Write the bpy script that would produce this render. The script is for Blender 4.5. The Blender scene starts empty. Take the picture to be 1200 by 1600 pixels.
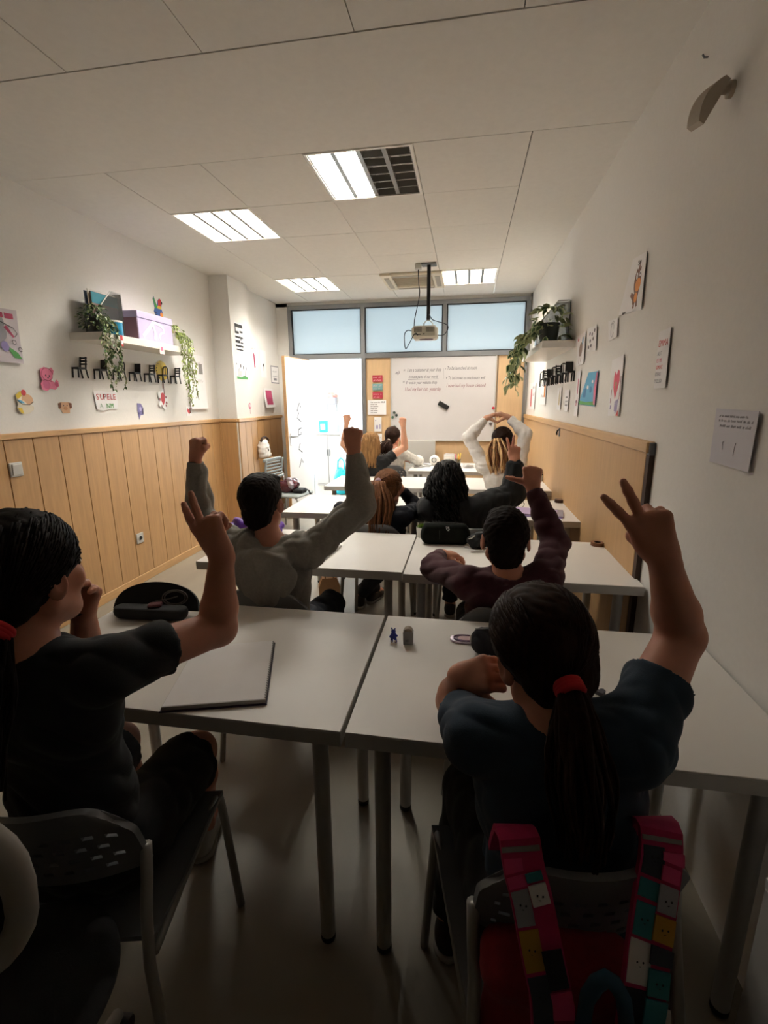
import bpy, bmesh, math, random
import numpy as np
from mathutils import Vector, Matrix

random.seed(7)
rng = np.random.default_rng(7)
SC = bpy.context.scene
COL = SC.collection

# ------------------------------------------------------------------ camera, light, exposure
cam_d = bpy.data.cameras.new('camera')
cam = bpy.data.objects.new('camera', cam_d)
COL.objects.link(cam)
SC.camera = cam
cam_d.sensor_fit = 'HORIZONTAL'
cam_d.sensor_width = 36.0
cam_d.lens = 739.27 / 1200 * 36.0
cam_d.clip_start = 0.02
YAW, PITCH, ROLL = math.radians(9.8194), math.radians(13.0979), math.radians(-0.39405)
fw = Vector((-math.sin(YAW) * math.cos(PITCH), math.cos(YAW) * math.cos(PITCH), -math.sin(PITCH)))
rt0 = Vector((math.cos(YAW), math.sin(YAW), 0))
up0 = rt0.cross(fw)
rt = rt0 * math.cos(ROLL) + up0 * math.sin(ROLL)
up = up0 * math.cos(ROLL) - rt0 * math.sin(ROLL)
cm = Matrix((rt, up, -fw)).transposed().to_4x4()
cm.translation = (0, 0, 1.475)
cam.matrix_world = cm

SKY = 3.6            # daylight outside the far end of the hall
TUBE = 62.0          # fluorescent tubes
world = bpy.data.worlds.new('daylight')
SC.world = world
world.use_nodes = True
wn = world.node_tree.nodes
wn['Background'].inputs[0].default_value = (0.86, 0.95, 1.0, 1)
wn['Background'].inputs[1].default_value = SKY
SC.view_settings.view_transform = 'Standard'
SC.view_settings.look = 'None'
SC.view_settings.gamma = 1
SC.view_settings.exposure = 1.55
SC.view_settings.use_curve_mapping = False
SC.cycles.use_denoising = True
SC.cycles.max_bounces = 8
SC.cycles.diffuse_bounces = 5
SC.cycles.sample_clamp_indirect = 6.0
SC.cycles.caustics_reflective = False
SC.cycles.caustics_refractive = False

# ------------------------------------------------------------------ helpers
def lin(h):
    h = h.lstrip('#')
    out = []
    for i in (0, 2, 4):
        c = int(h[i:i + 2], 16) / 255
        out.append(c / 12.92 if c <= 0.04045 else ((c + 0.055) / 1.055) ** 2.4)
    return (*out, 1)

MATS = {}
def mat(name, col, rough=0.5, metal=0.0, var=0.0, scale=20.0, stretch=(1, 1, 1), bump=0.0, bscale=None,
        spec=None, emit=None, trans=0.0, sheen=0.0, alpha=None, sub=0.0):
    if name in MATS:
        return MATS[name]
    m = bpy.data.materials.new(name)
    m.use_nodes = True
    nt = m.node_tree
    b = nt.nodes['Principled BSDF']
    c = lin(col) if isinstance(col, str) else (*col, 1)
    b.inputs['Base Color'].default_value = c
    b.inputs['Roughness'].default_value = rough
    b.inputs['Metallic'].default_value = metal
    if spec is not None:
        b.inputs['Specular IOR Level'].default_value = spec
    if trans:
        b.inputs['Transmission Weight'].default_value = trans
    if sheen:
        b.inputs['Sheen Weight'].default_value = sheen
        b.inputs['Sheen Roughness'].default_value = 0.6
    if sub:
        b.inputs['Subsurface Weight'].default_value = sub
        b.inputs['Subsurface Radius'].default_value = (0.012, 0.005, 0.003)
    if emit:
        b.inputs['Emission Color'].default_value = c
        b.inputs['Emission Strength'].default_value = emit
    if var or bump:
        tc = nt.nodes.new('ShaderNodeTexCoord')
        mp = nt.nodes.new('ShaderNodeMapping')
        mp.inputs['Scale'].default_value = stretch
        nt.links.new(tc.outputs['Object'], mp.inputs['Vector'])
        nz = nt.nodes.new('ShaderNodeTexNoise')
        nz.inputs['Scale'].default_value = scale
        nz.inputs['Detail'].default_value = 5
        nt.links.new(mp.outputs['Vector'], nz.inputs['Vector'])
        if var:
            rp = nt.nodes.new('ShaderNodeValToRGB')
            rp.color_ramp.elements[0].position = 0.3
            rp.color_ramp.elements[1].position = 0.7
            rp.color_ramp.elements[0].color = tuple(max(0, x * (1 - var)) for x in c[:3]) + (1,)
            rp.color_ramp.elements[1].color = tuple(min(1, x * (1 + var)) for x in c[:3]) + (1,)
            nt.links.new(nz.outputs['Fac'], rp.inputs['Fac'])
            nt.links.new(rp.outputs['Color'], b.inputs['Base Color'])
        if bump:
            n2 = nz
            if bscale:
                n2 = nt.nodes.new('ShaderNodeTexNoise')
                n2.inputs['Scale'].default_value = bscale
                n2.inputs['Detail'].default_value = 4
                nt.links.new(mp.outputs['Vector'], n2.inputs['Vector'])
            bp = nt.nodes.new('ShaderNodeBump')
            bp.inputs['Strength'].default_value = bump
            bp.inputs['Distance'].default_value = 0.004
            nt.links.new(n2.outputs['Fac'], bp.inputs['Height'])
            nt.links.new(bp.outputs['Normal'], b.inputs['Normal'])
    MATS[name] = m
    return m

class MB:
    """collects shapes, builds ONE mesh object"""
    def __init__(self):
        self.v = []; self.f = []; self.mi = []; self.cur = 0
    def add(self, vs, fs):
        o = len(self.v)
        self.v += [tuple(p) for p in vs]
        self.f += [tuple(i + o for i in f) for f in fs]
        self.mi += [self.cur] * len(fs)
        return self
    def box(self, c, s, R=None, bev=0.0):
        hx, hy, hz = s[0] / 2, s[1] / 2, s[2] / 2
        if bev <= 0:
            vs = [(x, y, z) for x in (-hx, hx) for y in (-hy, hy) for z in (-hz, hz)]
            fs = [(0, 1, 3, 2), (4, 6, 7, 5), (0, 4, 5, 1), (2, 3, 7, 6), (0, 2, 6, 4), (1, 5, 7, 3)]
        else:
            b = min(bev, hx * .98, hy * .98, hz * .98)
            vs = []; idx = {}
            for sx in (-1, 1):
                for sy in (-1, 1):
                    for sz in (-1, 1):
                        for a in range(3):
                            p = [sx * (hx - b), sy * (hy - b), sz * (hz - b)]
                            p[a] = (sx * hx, sy * hy, sz * hz)[a]
                            idx[(sx, sy, sz, a)] = len(vs); vs.append(tuple(p))
            fs = []
            S = (-1, 1)
            for s_ in S:
                fs.append([idx[(s_, a, b_, 0)] for a, b_ in ((-1, -1), (1, -1), (1, 1), (-1, 1))][::s_])
                fs.append([idx[(a, s_, b_, 1)] for a, b_ in ((-1, -1), (1, -1), (1, 1), (-1, 1))][::-s_])
                fs.append([idx[(a, b_, s_, 2)] for a, b_ in ((-1, -1), (1, -1), (1, 1), (-1, 1))][::s_])
            for a_ in S:
                for b_ in S:
                    fs.append([idx[(-1, a_, b_, 1)], idx[(1, a_, b_, 1)], idx[(1, a_, b_, 2)], idx[(-1, a_, b_, 2)]][::a_ * b_])
                    fs.append([idx[(a_, -1, b_, 0)], idx[(a_, 1, b_, 0)], idx[(a_, 1, b_, 2)], idx[(a_, -1, b_, 2)]][::-a_ * b_])
                    fs.append([idx[(a_, b_, -1, 0)], idx[(a_, b_, 1, 0)], idx[(a_, b_, 1, 1)], idx[(a_, b_, -1, 1)]][::a_ * b_])
            for sx in S:
                for sy in S:
                    for sz in S:
                        fs.append([idx[(sx, sy, sz, k)] for k in range(3)][::sx * sy * sz])
        if R is not None:
            R = R.to_3x3() if hasattr(R, 'to_3x3') else R
            vs = [R @ Vector(p) for p in vs]
        return self.add([(p[0] + c[0], p[1] + c[1], p[2] + c[2]) for p in vs], fs)
    def tube(self, pts, r, n=8, cap=True, closed=False):
        pts = [Vector(p) for p in pts]
        N = len(pts)
        rs = r if isinstance(r, (list, tuple)) else [r] * N
        vs = []; fs = []
        prev = None
        for i, p in enumerate(pts):
            if closed:
                t = pts[(i + 1) % N] - pts[i - 1]
            else:
                t = pts[min(i + 1, N - 1)] - pts[max(i - 1, 0)]
            t = t.normalized() if t.length > 1e-9 else Vector((0, 0, 1))
            if prev is None:
                a = Vector((0, 0, 1)) if abs(t.z) < .9 else Vector((1, 0, 0))
                u = t.cross(a).normalized()
            else:
                u = (prev - t * prev.dot(t))
                u = u.normalized() if u.length > 1e-9 else t.orthogonal().normalized()
            prev = u
            w = t.cross(u)
            for k in range(n):
                an = 2 * math.pi * k / n
                vs.append(p + (u * math.cos(an) + w * math.sin(an)) * rs[i])
        for i in range(N if closed else N - 1):
            j = (i + 1) % N
            for k in range(n):
                k2 = (k + 1) % n
                fs.append((i * n + k, i * n + k2, j * n + k2, j * n + k))
        if cap and not closed:
            fs.append(tuple(range(n - 1, -1, -1)))
            fs.append(tuple((N - 1) * n + k for k in range(n)))
        return self.add(vs, fs)
    def lathe(self, prof, c=(0, 0, 0), n=20, R=None, cap=True):
        vs = []; fs = []
        for r, z in prof:
            for k in range(n):
                a = 2 * math.pi * k / n
                vs.append(Vector((r * math.cos(a), r * math.sin(a), z)))
        m = len(prof)
        for i in range(m - 1):
            for k in range(n):
                k2 = (k + 1) % n
                fs.append((i * n + k, i * n + k2, (i + 1) * n + k2, (i + 1) * n + k))
        if cap:
            fs.append(tuple(range(n - 1, -1, -1)))
            fs.append(tuple((m - 1) * n + k for k in range(n)))
        if R is not None:
            vs = [R @ p for p in vs]
        C = Vector(c)
        return self.add([p + C for p in vs], fs)
    def ball(self, c, r, n=12, R=None):
        r = r if isinstance(r, (tuple, list)) else (r, r, r)
        m = max(4, n // 2)
        vs = [Vector((0, 0, -r[2]))]
        for i in range(1, m):
            a = -math.pi / 2 + math.pi * i / m
            for k in range(n):
                b = 2 * math.pi * k / n
                vs.append(Vector((r[0] * math.cos(a) * math.cos(b), r[1] * math.cos(a) * math.sin(b), r[2] * math.sin(a))))
        vs.append(Vector((0, 0, r[2])))
        fs = []
        for k in range(n):
            fs.append((0, 1 + (k + 1) % n, 1 + k))
            fs.append((len(vs) - 1, len(vs) - 1 - n + k, len(vs) - 1 - n + (k + 1) % n))
        for i in range(m - 2):
            for k in range(n):
                a, b = 1 + i * n + k, 1 + i * n + (k + 1) % n
                fs.append((a, b, b + n, a + n))
        if R is not None:
            vs = [R @ p for p in vs]
        C = Vector(c)
        return self.add([p + C for p in vs], fs)
    def prism(self, loop, t, fr, off=0.0, disp=None):
        """flat outline (u,v) in frame fr=(O,U,V,N) raised from off to off+t along N"""
        O, U, V, N = fr
        d = disp or (lambda u, v: 0.0)
        n = len(loop)
        area = sum(loop[i][0] * loop[(i + 1) % n][1] - loop[(i + 1) % n][0] * loop[i][1] for i in range(n))
        if area < 0:
            loop = loop[::-1]
        top = [O + U * u + V * v + N * (off + t + d(u, v)) for u, v in loop]
        bot = [O + U * u + V * v + N * (off + d(u, v)) for u, v in loop]
        fs = [tuple(range(n)), tuple(range(2 * n - 1, n - 1, -1))]
        for i in range(n):
            j = (i + 1) % n
            fs.append((j, i, n + i, n + j))
        return self.add(top + bot, fs)
    def build(self, name, m, parent=None, smooth=False, loc=None):
        me = bpy.data.meshes.new(name)
        vs = self.v
        if loc is not None:
            vs = [(p[0] - loc[0], p[1] - loc[1], p[2] - loc[2]) for p in vs]
        me.from_pydata([tuple(p) for p in vs], [], self.f)
        ms = m if isinstance(m, (list, tuple)) else [m]
        for x in ms:
            me.materials.append(x)
        if len(ms) > 1:
            me.polygons.foreach_set('material_index', self.mi)
        if smooth:
            me.polygons.foreach_set('use_smooth', [True] * len(me.polygons))
        me.update()
        o = bpy.data.objects.new(name, me)
        COL.objects.link(o)
        if loc is not None:
            o.location = loc
        if parent is not None:
            o.parent = parent
        if smooth == 'auto':
            try:
                me.set_sharp_from_angle(angle=math.radians(38))
            except Exception:
                pass
        return o

def tag(o, label=None, cat=None, group=None, kind=None):
    if label: o['label'] = label
    if cat: o['category'] = cat
    if group: o['group'] = group
    if kind: o['kind'] = kind
    return o

def thing(name, label, cat, loc=(0, 0, 0), rz=0.0, group=None):
    o = bpy.data.objects.new(name, None)
    o.empty_display_size = 0.05
    COL.objects.link(o)
    o.location = loc
    o.rotation_euler = (0, 0, rz)
    return tag(o, label, cat, group)

def dup(root, loc, rz=0.0, label=None, group=None):
    r = root.copy(); COL.objects.link(r)
    r.location = loc; r.rotation_euler = (0, 0, rz)
    if label: r['label'] = label
    if group: r['group'] = group
    for ch in list(root.children):
        c = ch.copy(); COL.objects.link(c); c.parent = r
        for g in list(ch.children):
            d = g.copy(); COL.objects.link(d); d.parent = c
    return r

def struct(name, mb, m, parent=None, smooth=False):
    o = mb.build(name, m, parent, smooth)
    if parent is None:
        o['kind'] = 'structure'
    return o

def text_obj(body, size, fr, m, parent, off=0.001, name='lettering', align='LEFT', shear=0.0, ext=0.0002, sx=1.0, width=None):
    cu = bpy.data.curves.new(name, 'FONT')
    cu.body = body; cu.size = size; cu.extrude = ext; cu.align_x = align; cu.shear = shear
    cu.resolution_u = 2
    to = bpy.data.objects.new(name, cu)
    COL.objects.link(to)
    dg = bpy.context.evaluated_depsgraph_get()
    me = bpy.data.meshes.new_from_object(to.evaluated_get(dg))
    bpy.data.objects.remove(to)
    if width:
        xs = [v.co.x for v in me.vertices]; sx = width / max(1e-6, max(xs))
    O, U, V, N = fr
    M = Matrix((U * sx, V, N)).transposed().to_4x4()
    M.translation = O + N * off
    me.transform(M)
    me.materials.clear(); me.materials.append(m)
    o = bpy.data.objects.new(name, me)
    COL.objects.link(o)
    o.parent = parent
    return o

def circ(cx, cy, rx, ry=None, n=16, a0=0.0, a1=2 * math.pi):
    ry = rx if ry is None else ry
    full = abs(a1 - a0 - 2 * math.pi) < 1e-6
    k = n if full else n + 1
    return [(cx + rx * math.cos(a0 + (a1 - a0) * i / n), cy + ry * math.sin(a0 + (a1 - a0) * i / n)) for i in range(k)]

def rect(x0, y0, x1, y1):
    return [(x0, y0), (x1, y0), (x1, y1), (x0, y1)]

def strip(pts, w):
    """polyline -> outline of width w"""
    L = []; Rr = []
    for i, p in enumerate(pts):
        a = pts[max(i - 1, 0)]; b = pts[min(i + 1, len(pts) - 1)]
        dx, dy = b[0] - a[0], b[1] - a[1]
        l = math.hypot(dx, dy) or 1
        nx, ny = -dy / l * w / 2, dx / l * w / 2
        L.append((p[0] + nx, p[1] + ny)); Rr.append((p[0] - nx, p[1] - ny))
    return L + Rr[::-1]

X_, Y_, Z_ = Vector((1, 0, 0)), Vector((0, 1, 0)), Vector((0, 0, 1))
def fr_left(y, z, x=-2.67): return (Vector((x, y, z)), Y_, Z_, X_)
def fr_right(y, z, x=0.745): return (Vector((x, y, z)), -Y_, Z_, -X_)
def fr_front(x, z, y=6.38): return (Vector((x, y, z)), X_, Z_, -Y_)
def fr_table(x, y, z, a=0.0):
    return (Vector((x, y, z)), Vector((math.cos(a), math.sin(a), 0)), Vector((-math.sin(a), math.cos(a), 0)), Z_)
def tilt(fr, a):
    O, U, V, N = fr
    return (O, U * math.cos(a) + V * math.sin(a), V * math.cos(a) - U * math.sin(a), N)
RZ = lambda a: Matrix.Rotation(a, 3, 'Z')
RX = lambda a: Matrix.Rotation(a, 3, 'X')
RY = lambda a: Matrix.Rotation(a, 3, 'Y')
R_ = math.radians

# ------------------------------------------------------------------ materials
M_wall = mat('white painted plaster', '#e9e6e1', .85, bump=.12, scale=60, var=.015)
M_dark = mat('rear wall darkened to cut bounce', '#4a453f', .9, var=.05, scale=4)  # unseen rear wall, coloured dark so little light bounces onto the foreground
M_ceil = mat('ceiling board', '#e6e3dd', .9, var=.02, scale=30, bump=.08, bscale=250)
M_seam = mat('ceiling void', '#55524e', .9)
M_wood = mat('beech wainscot', '#bc9364', .5, var=.10, scale=9, stretch=(6, 6, .45), bump=.05)
M_wood2 = mat('beech rail', '#c69d6c', .45, var=.08, scale=9, stretch=(6, .45, 6), bump=.03)
M_brown = mat('dark brown edge strip', '#3c2418', .6, var=.15, scale=20)
M_board = mat('pale beech pin panel', '#d8b68c', .55, var=.05, scale=10, stretch=(5, 5, .5))
M_alu = mat('grey aluminium frame', '#8d8e90', .4, metal=.6)
M_black = mat('black plastic', '#0f0f11', .5)
M_white = mat('white laminate', '#e6e2dc', .42, var=.01, scale=8)
M_edge = mat('grey white edge band', '#c9c6c1', .5)
M_leg = mat('light grey painted steel', '#b9b8b6', .4, metal=.2)
M_paper = mat('white paper', '#f0eeee', .85, var=.012, scale=18)
M_ink = mat('black ink', '#1c1a1d', .7)
M_grey = mat('grey plastic', '#6f7174', .55)
M_lgrey = mat('pale grey plastic', '#c6c4bf', .45)
def colr(h, r=.6): return mat('colour ' + h, h, r)

# floor: worn warm grey vinyl
M_floor = mat('worn grey vinyl floor', '#8f8779', .42, var=.13, scale=3.2, stretch=(1, .35, 1), bump=.05, bscale=180)

# ------------------------------------------------------------------ the room shell
H = 2.75
XL, XR, YF, YB = -2.67, 0.745, 6.40, -1.1
struct('floor', MB().box((-1.0, 4.0, -.05), (5.6, 12.2, .1)), M_floor)
wl = struct('wall_left', MB().box((XL - .06, 2.65, 1.45), (.12, 7.5, 2.9)).box((-2.565, 5.125, 1.375), (.21, .45, 2.75)).box((-2.61, 5.875, 1.375), (.12, 1.05, 2.75)), M_wall)
wr = struct('wall_right', MB().box((XR + .06, 2.65, 1.45), (.12, 7.5, 2.9)), M_wall)
struct('wall_back', MB().box((-.96, YB - .06, 1.45), (3.7, .12, 2.9)), M_dark)

# left wainscot: planks, rail, baseboard
def planks(parent, n, fn, m=M_wood):
    for i in range(n):
        fn(i).build('plank', m, parent)
PW = .195
y0 = 4.895 - PW * 31
planks(wl, 31, lambda i: MB().box((XL + .007, y0 + PW * (i + .5), .67), (.014, PW - .004, 1.2), bev=.002))
planks(wl, 1, lambda i: MB().box((-2.565, 4.893, .67), (.185, .014, 1.2), bev=.002))
planks(wl, 3, lambda i: MB().box((-2.453, 4.905 + .15 * (i + .5), .67), (.014, .146, 1.2), bev=.002))
planks(wl, 5, lambda i: MB().box((-2.543, 5.355 + .2 * (i + .5), .67), (.014, .196, 1.2), bev=.002))
struct('trim_1', MB().box((XL + .012, y0 + PW * 15.5, 1.29), (.026, PW * 31, .036), bev=.004)
       .box((-2.565, 4.889, 1.29), (.21, .026, .036), bev=.004).box((-2.449, 5.13, 1.29), (.026, .47, .036), bev=.004)
       .box((-2.539, 5.88, 1.29), (.026, 1.0, .036), bev=.004)
       .box((-2.655, 4.885, .65), (.022, .022, 1.25)), M_wood2)
struct('baseboard_left', MB().box((XL + .01, y0 + PW * 15.5, .035), (.02, PW * 31, .07), bev=.003)
       .box((-2.56, 4.887, .035), (.2, .022, .07)).box((-2.45, 5.13, .035), (.022, .45, .07)), M_wood2)
# right wainscot: one long flat panel, rail, dark edge strip
MB().box((XR - .011, 4.23, .64), (.022, 4.3, 1.26), bev=.002).build('panel', mat('beech flat panel', '#bf986a', .5, var=.06, scale=8, stretch=(5, 5, .4)), wr)
struct('trim_2', MB().box((XR - .016, 4.22, 1.29), (.034, 4.34, .045), bev=.004), M_wood2)
struct('trim_3', MB().box((XR - .01, 2.062, .635), (.021, .034, 1.27)), M_brown)
MB().box((XR - .012, 2.055, 1.285), (.024, .03, .05), bev=.003).build('end_cap', M_grey, wr)

# ceiling: void above, plasterboard border, tiles in a grid
TX, TY, GX, GY = .585, .61, -2.07, 2.74
ce = struct('ceiling', MB().box((-.96, 2.65, 2.93), (3.7, 7.6, .06)), M_seam)
def cpanel(x0, x1, y0, y1, name='panel', z=H, t=.012):
    return MB().box(((x0 + x1) / 2, (y0 + y1) / 2, z + t / 2), (x1 - x0, y1 - y0, t)).build(name, M_ceil, ce)
cpanel(XL - .02, XR + .02, 1.974, GY - .003)
cpanel(XL - .02, GX - .003, GY, YF)
cpanel(GX + 4 * TX + .003, XR + .02, GY, YF)
FIX = {(2, 0), (0, 1), (0, 4), (3, 4), (2, 4)}
for c in range(4):
    for r in range(6):
        if (c, r) not in FIX:
            cpanel(GX + TX * c + .002, GX + TX * (c + 1) - .002, GY + TY * r + .002, GY + TY * (r + 1) - .002, 'tile', H + random.uniform(0, .0015))
for i in range(-3, 3):
    for j in range(6):
        x0 = -1.018 + .582 * i
        cpanel(max(x0 + .002, XL - .02), min(x0 + .58, XR + .02), 1.97 - .61 * (j + 1) + .002, 1.97 - .61 * j - .002, 'tile', H + random.uniform(0, .002))

# ------------------------------------------------------------------ ceiling lights
M_tube = mat('lit fluorescent tube', (1.0, .95, .86), .4, emit=TUBE)
M_tubeoff = mat('unlit fluorescent tube', '#d9d7d0', .3)
M_refl = mat('dulled aluminium louvre', '#8a8884', .4, metal=.5)
M_lwhite = mat('white enamel', '#efece6', .5)
def light_fitting(c, r, lit, label):
    x0, y0 = GX + TX * c, GY + TY * r
    cx, cy = x0 + TX / 2, y0 + TY / 2
    w, d = TX - .008, TY - .008
    t = thing('ceiling_light', label, 'ceiling light', (cx, cy, H), 0, 'ceiling light fittings')
    h = .085
    b = MB()
    b.box((0, 0, h), (w, d, .006))
    for s in (-1, 1):
        b.box((s * w / 2, 0, h / 2), (.006, d, h)); b.box((0, s * d / 2, h / 2), (w, .006, h))
    b.build('housing', M_lwhite, t)
    f = MB()
    for s in (-1, 1):
        f.box((s * (w / 2 - .007), 0, -.001), (.014, d, .006)); f.box((0, s * (d / 2 - .007), -.001), (w - .028, .014, .006))
    f.build('frame', M_lwhite, t)
    for k in range(4):
        x = (k - 1.5) * (w - .03) / 4
        on = k < lit
        MB().tube([(x, -d / 2 + .03, .052), (x, d / 2 - .03, .052)], .0135, 10).build('tube', M_tube if on else M_tubeoff, t, True)
    for k in range(5):
        x = (k - 2) * (w - .03) / 4
        MB().box((x, 0, .042 if k == 2 else .02), (.024 if 0 < k < 4 else .010, d - .03, .08 if k == 2 else .036)).build('louvre_rail', M_refl, t)
    for j in range(7):
        y = (j - 3) * (d - .03) / 6
        MB().box((0, y, .020), (w - .03, .005, .034)).build('louvre_blade', M_refl, t)
    return t
light_fitting(2, 0, 2, 'square louvred ceiling light nearest the camera, right half unlit')
light_fitting(0, 1, 4, 'square louvred ceiling light on the left, second from the camera')
light_fitting(0, 4, 4, 'far square louvred ceiling light on the left, above the open door')
light_fitting(3, 4, 4, 'far square louvred ceiling light on the right, beside the air conditioning cassette')

# air conditioning cassette
t = thing('air_conditioner', 'cream ceiling air conditioning cassette with slatted grille near the projector', 'air conditioner', (GX + TX * 2.5, GY + TY * 4.5, H))
M_cream = mat('cream plastic', '#d9d0bd', .5)
b = MB()
for s in (-1, 1):
    b.box((s * .265, 0, -.012), (.11, .64, .03), bev=.008); b.box((0, s * .265, -.012), (.42, .11, .03), bev=.008)
b.build('fascia', M_cream, t)
MB().box((0, 0, .03), (.44, .44, .004)).build('backing', M_grey, t)
for k in range(11):
    MB().box((0, -.2 + .04 * k, -.006), (.41, .02, .006), R=RX(R_(25))).build('slat', M_cream, t)
for s in (-1, 1):
    MB().box((s * .262, 0, -.029), (.05, .44, .005), bev=.002).build('air_vane', mat('vane shade grey', '#a39b8b', .5), t)
    MB().box((0, s * .262, -.029), (.4, .05, .005), bev=.002).build('air_vane', MATS['vane shade grey'], t)

# ------------------------------------------------------------------ front wall, door, transom windows
wf = struct('wall_front', MB().box((-2.40, YF + .03, 1.03), (.5, .06, 2.06)).box((-1.0, YF + .05, 2.735), (3.5, .1, .06))
            .box((-2.53, YF + .05, 2.4), (.28, .1, .7)).box((XR - .0, YF + .05, 1.4), (.04, .1, 2.8)).box((-.32, YF + .055, 1.03), (2.1, .05, 2.06)), M_wall)
MB().box((-1.175, YF + .01, 1.02), (.33, .03, 2.04)).build('panel', M_board, wf)
MB().box((-.32, YF + .01, .48), (1.37, .03, .955)).build('panel', M_board, wf)
MB().box((-.32, YF + .015, 1.505), (1.37, .03, 1.07)).build('panel', M_board, wf)
MB().box((.54, YF + .01, 1.02), (.33, .03, 2.04)).build('panel', M_board, wf)
b = MB()
b.box((-.83, YF, 2.065), (3.1, .07, .06), bev=.004).box((-.83, YF, 2.685), (3.1, .07, .05), bev=.004)
for x in (-2.355, .70):
    b.box((x, YF, 2.375), (.05, .068, .58))
b.box((-1.365, YF, 1.345), (.055, .072, 2.69), bev=.004).box((-.31, YF, 2.375), (.05, .068, .6), bev=.004).box((.705, YF, 1.03), (.03, .068, 2.06))
b.box((-2.135, YF, 1.02), (.05, .068, 2.04)).box((-.995, YF - .004, 1.02), (.012, .03, 2.04))
struct('trim_4', b, M_alu)
M_frost = bpy.data.materials.new('frosted glass')
M_frost.use_nodes = True
nt = M_frost.node_tree
pb = nt.nodes['Principled BSDF']
pb.inputs['Base Color'].default_value = (.9, .94, .96, 1); pb.inputs['Roughness'].default_value = .25
tr = nt.nodes.new('ShaderNodeBsdfTranslucent'); tr.inputs['Color'].default_value = (.43, .475, .50, 1)
mx = nt.nodes.new('ShaderNodeMixShader'); mx.inputs[0].default_value = .78
nt.links.new(pb.outputs[0], mx.inputs[1]); nt.links.new(tr.outputs[0], mx.inputs[2])
nt.links.new(mx.outputs[0], nt.nodes['Material Output'].inputs[0])
for i, (x0, x1) in enumerate(((-2.33, -1.39), (-1.34, -.335), (-.285, .675))):
    w = struct('window_%d' % (i + 1), MB().box(((x0 + x1) / 2, YF, 2.377), (x1 - x0, .008, .57)), M_frost)
    f = MB()
    for xx in (x0 + .006, x1 - .006): f.box((xx, YF, 2.377), (.012, .03, .565))
    for zz in (2.1, 2.655): f.box(((x0 + x1) / 2, YF, zz), (x1 - x0 - .024, .03, .012))
    f.build('glazing_bead', M_black, w)
# door leaf swung into the room
hx, hy, fx, fy = -2.115, 6.355, -2.21, 5.70
ang = math.atan2(fy - hy, fx - hx)
dl = math.hypot(fx - hx, fy - hy)
dr = bpy.data.objects.new('door_1', None); COL.objects.link(dr); dr['kind'] = 'structure'
dr.location = (hx, hy, 0); dr.rotation_euler = (0, 0, ang)
M_door = mat('white door face', '#dcd6d0', .4)
MB().box((dl / 2, 0, 1.02), (dl, .036, 2.0)).build('leaf', M_door, dr)
MB().box((dl + .004, 0, 1.02), (.012, .04, 2.0), bev=.002).box((dl / 2, -.0, 2.022), (dl, .04, .01)).build('edge_band', M_wood2, dr)
for s in (-1, 1):
    hb = MB().box((dl - .06, s * .021, 1.02), (.035, .006, .16), bev=.002)
    hb.tube([(dl - .06, s * .02, 1.05), (dl - .06, s * .055, 1.05), (dl - .075, s * .062, 1.05), (dl - .17, s * .062, 1.05)], .008, 8)
    hb.build('handle', mat('brushed steel', '#8d8a86', .3, metal=.9), dr, 'auto')
# faint cut-out letters stuck down the leaf
b = MB()
fr = (Vector((dl * .55, .0185, 1.0)), Vector((1, 0, 0)) * -1, Z_, Y_)
for z, s in ((.42, 0), (.28, 1), (.1, 2), (-.12, 1), (-.3, 0)):
    pts = [(-.05, z - .06), (.02, z + .05), (.06, z - .01)] if s == 0 else ([(.0, z + .07), (-.05, z), (.05, z - .05)] if s == 1 else [(.05, z + .05), (-.03, z + .03), (-.04, z - .04), (.04, z - .03), (.03, z)])
    b.prism(strip(pts, .014), .0008, fr)
b.build('door_lettering', M_ink, dr)

# ------------------------------------------------------------------ daylit hall beyond the door
b = MB()
b.box((1.9, 8.2, 1.45), (.1, 3.5, 2.9))
b.box((-3.0, YF + .06, 1.45), (.6, .1, 2.9)).box((1.3, YF + .06, 1.45), (1.1, .1, 2.9))
b.box((-2.85, 8.75, 1.45), (1.3, .08, 2.9))
struct('wall_hall', b, M_wall)
struct('ceiling_hall', MB().box((-.8, 8.25, 2.98), (5.5, 3.7, .06)), M_ceil)
b = MB()
for x in (-2.2, -.2, 1.82): b.box((x, 9.9, 1.45), (.06, .06, 2.9))
b.box((-.2, 9.9, .08), (4.1, .06, .16)).box((-.2, 9.9, 2.82), (4.1, .06, .16))
for y in (6.6, 8.6): b.box((-3.5, y, 1.45), (.06, .06, 2.9))
struct('trim_5', b, M_alu)

# ------------------------------------------------------------------ bodies: smooth-blended volumes -> one continuous surface
def V3(*a): return np.array(a, dtype=np.float64)
def nrm(v):
    v = np.asarray(v, float); return v / (np.linalg.norm(v) + 1e-12)

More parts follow.
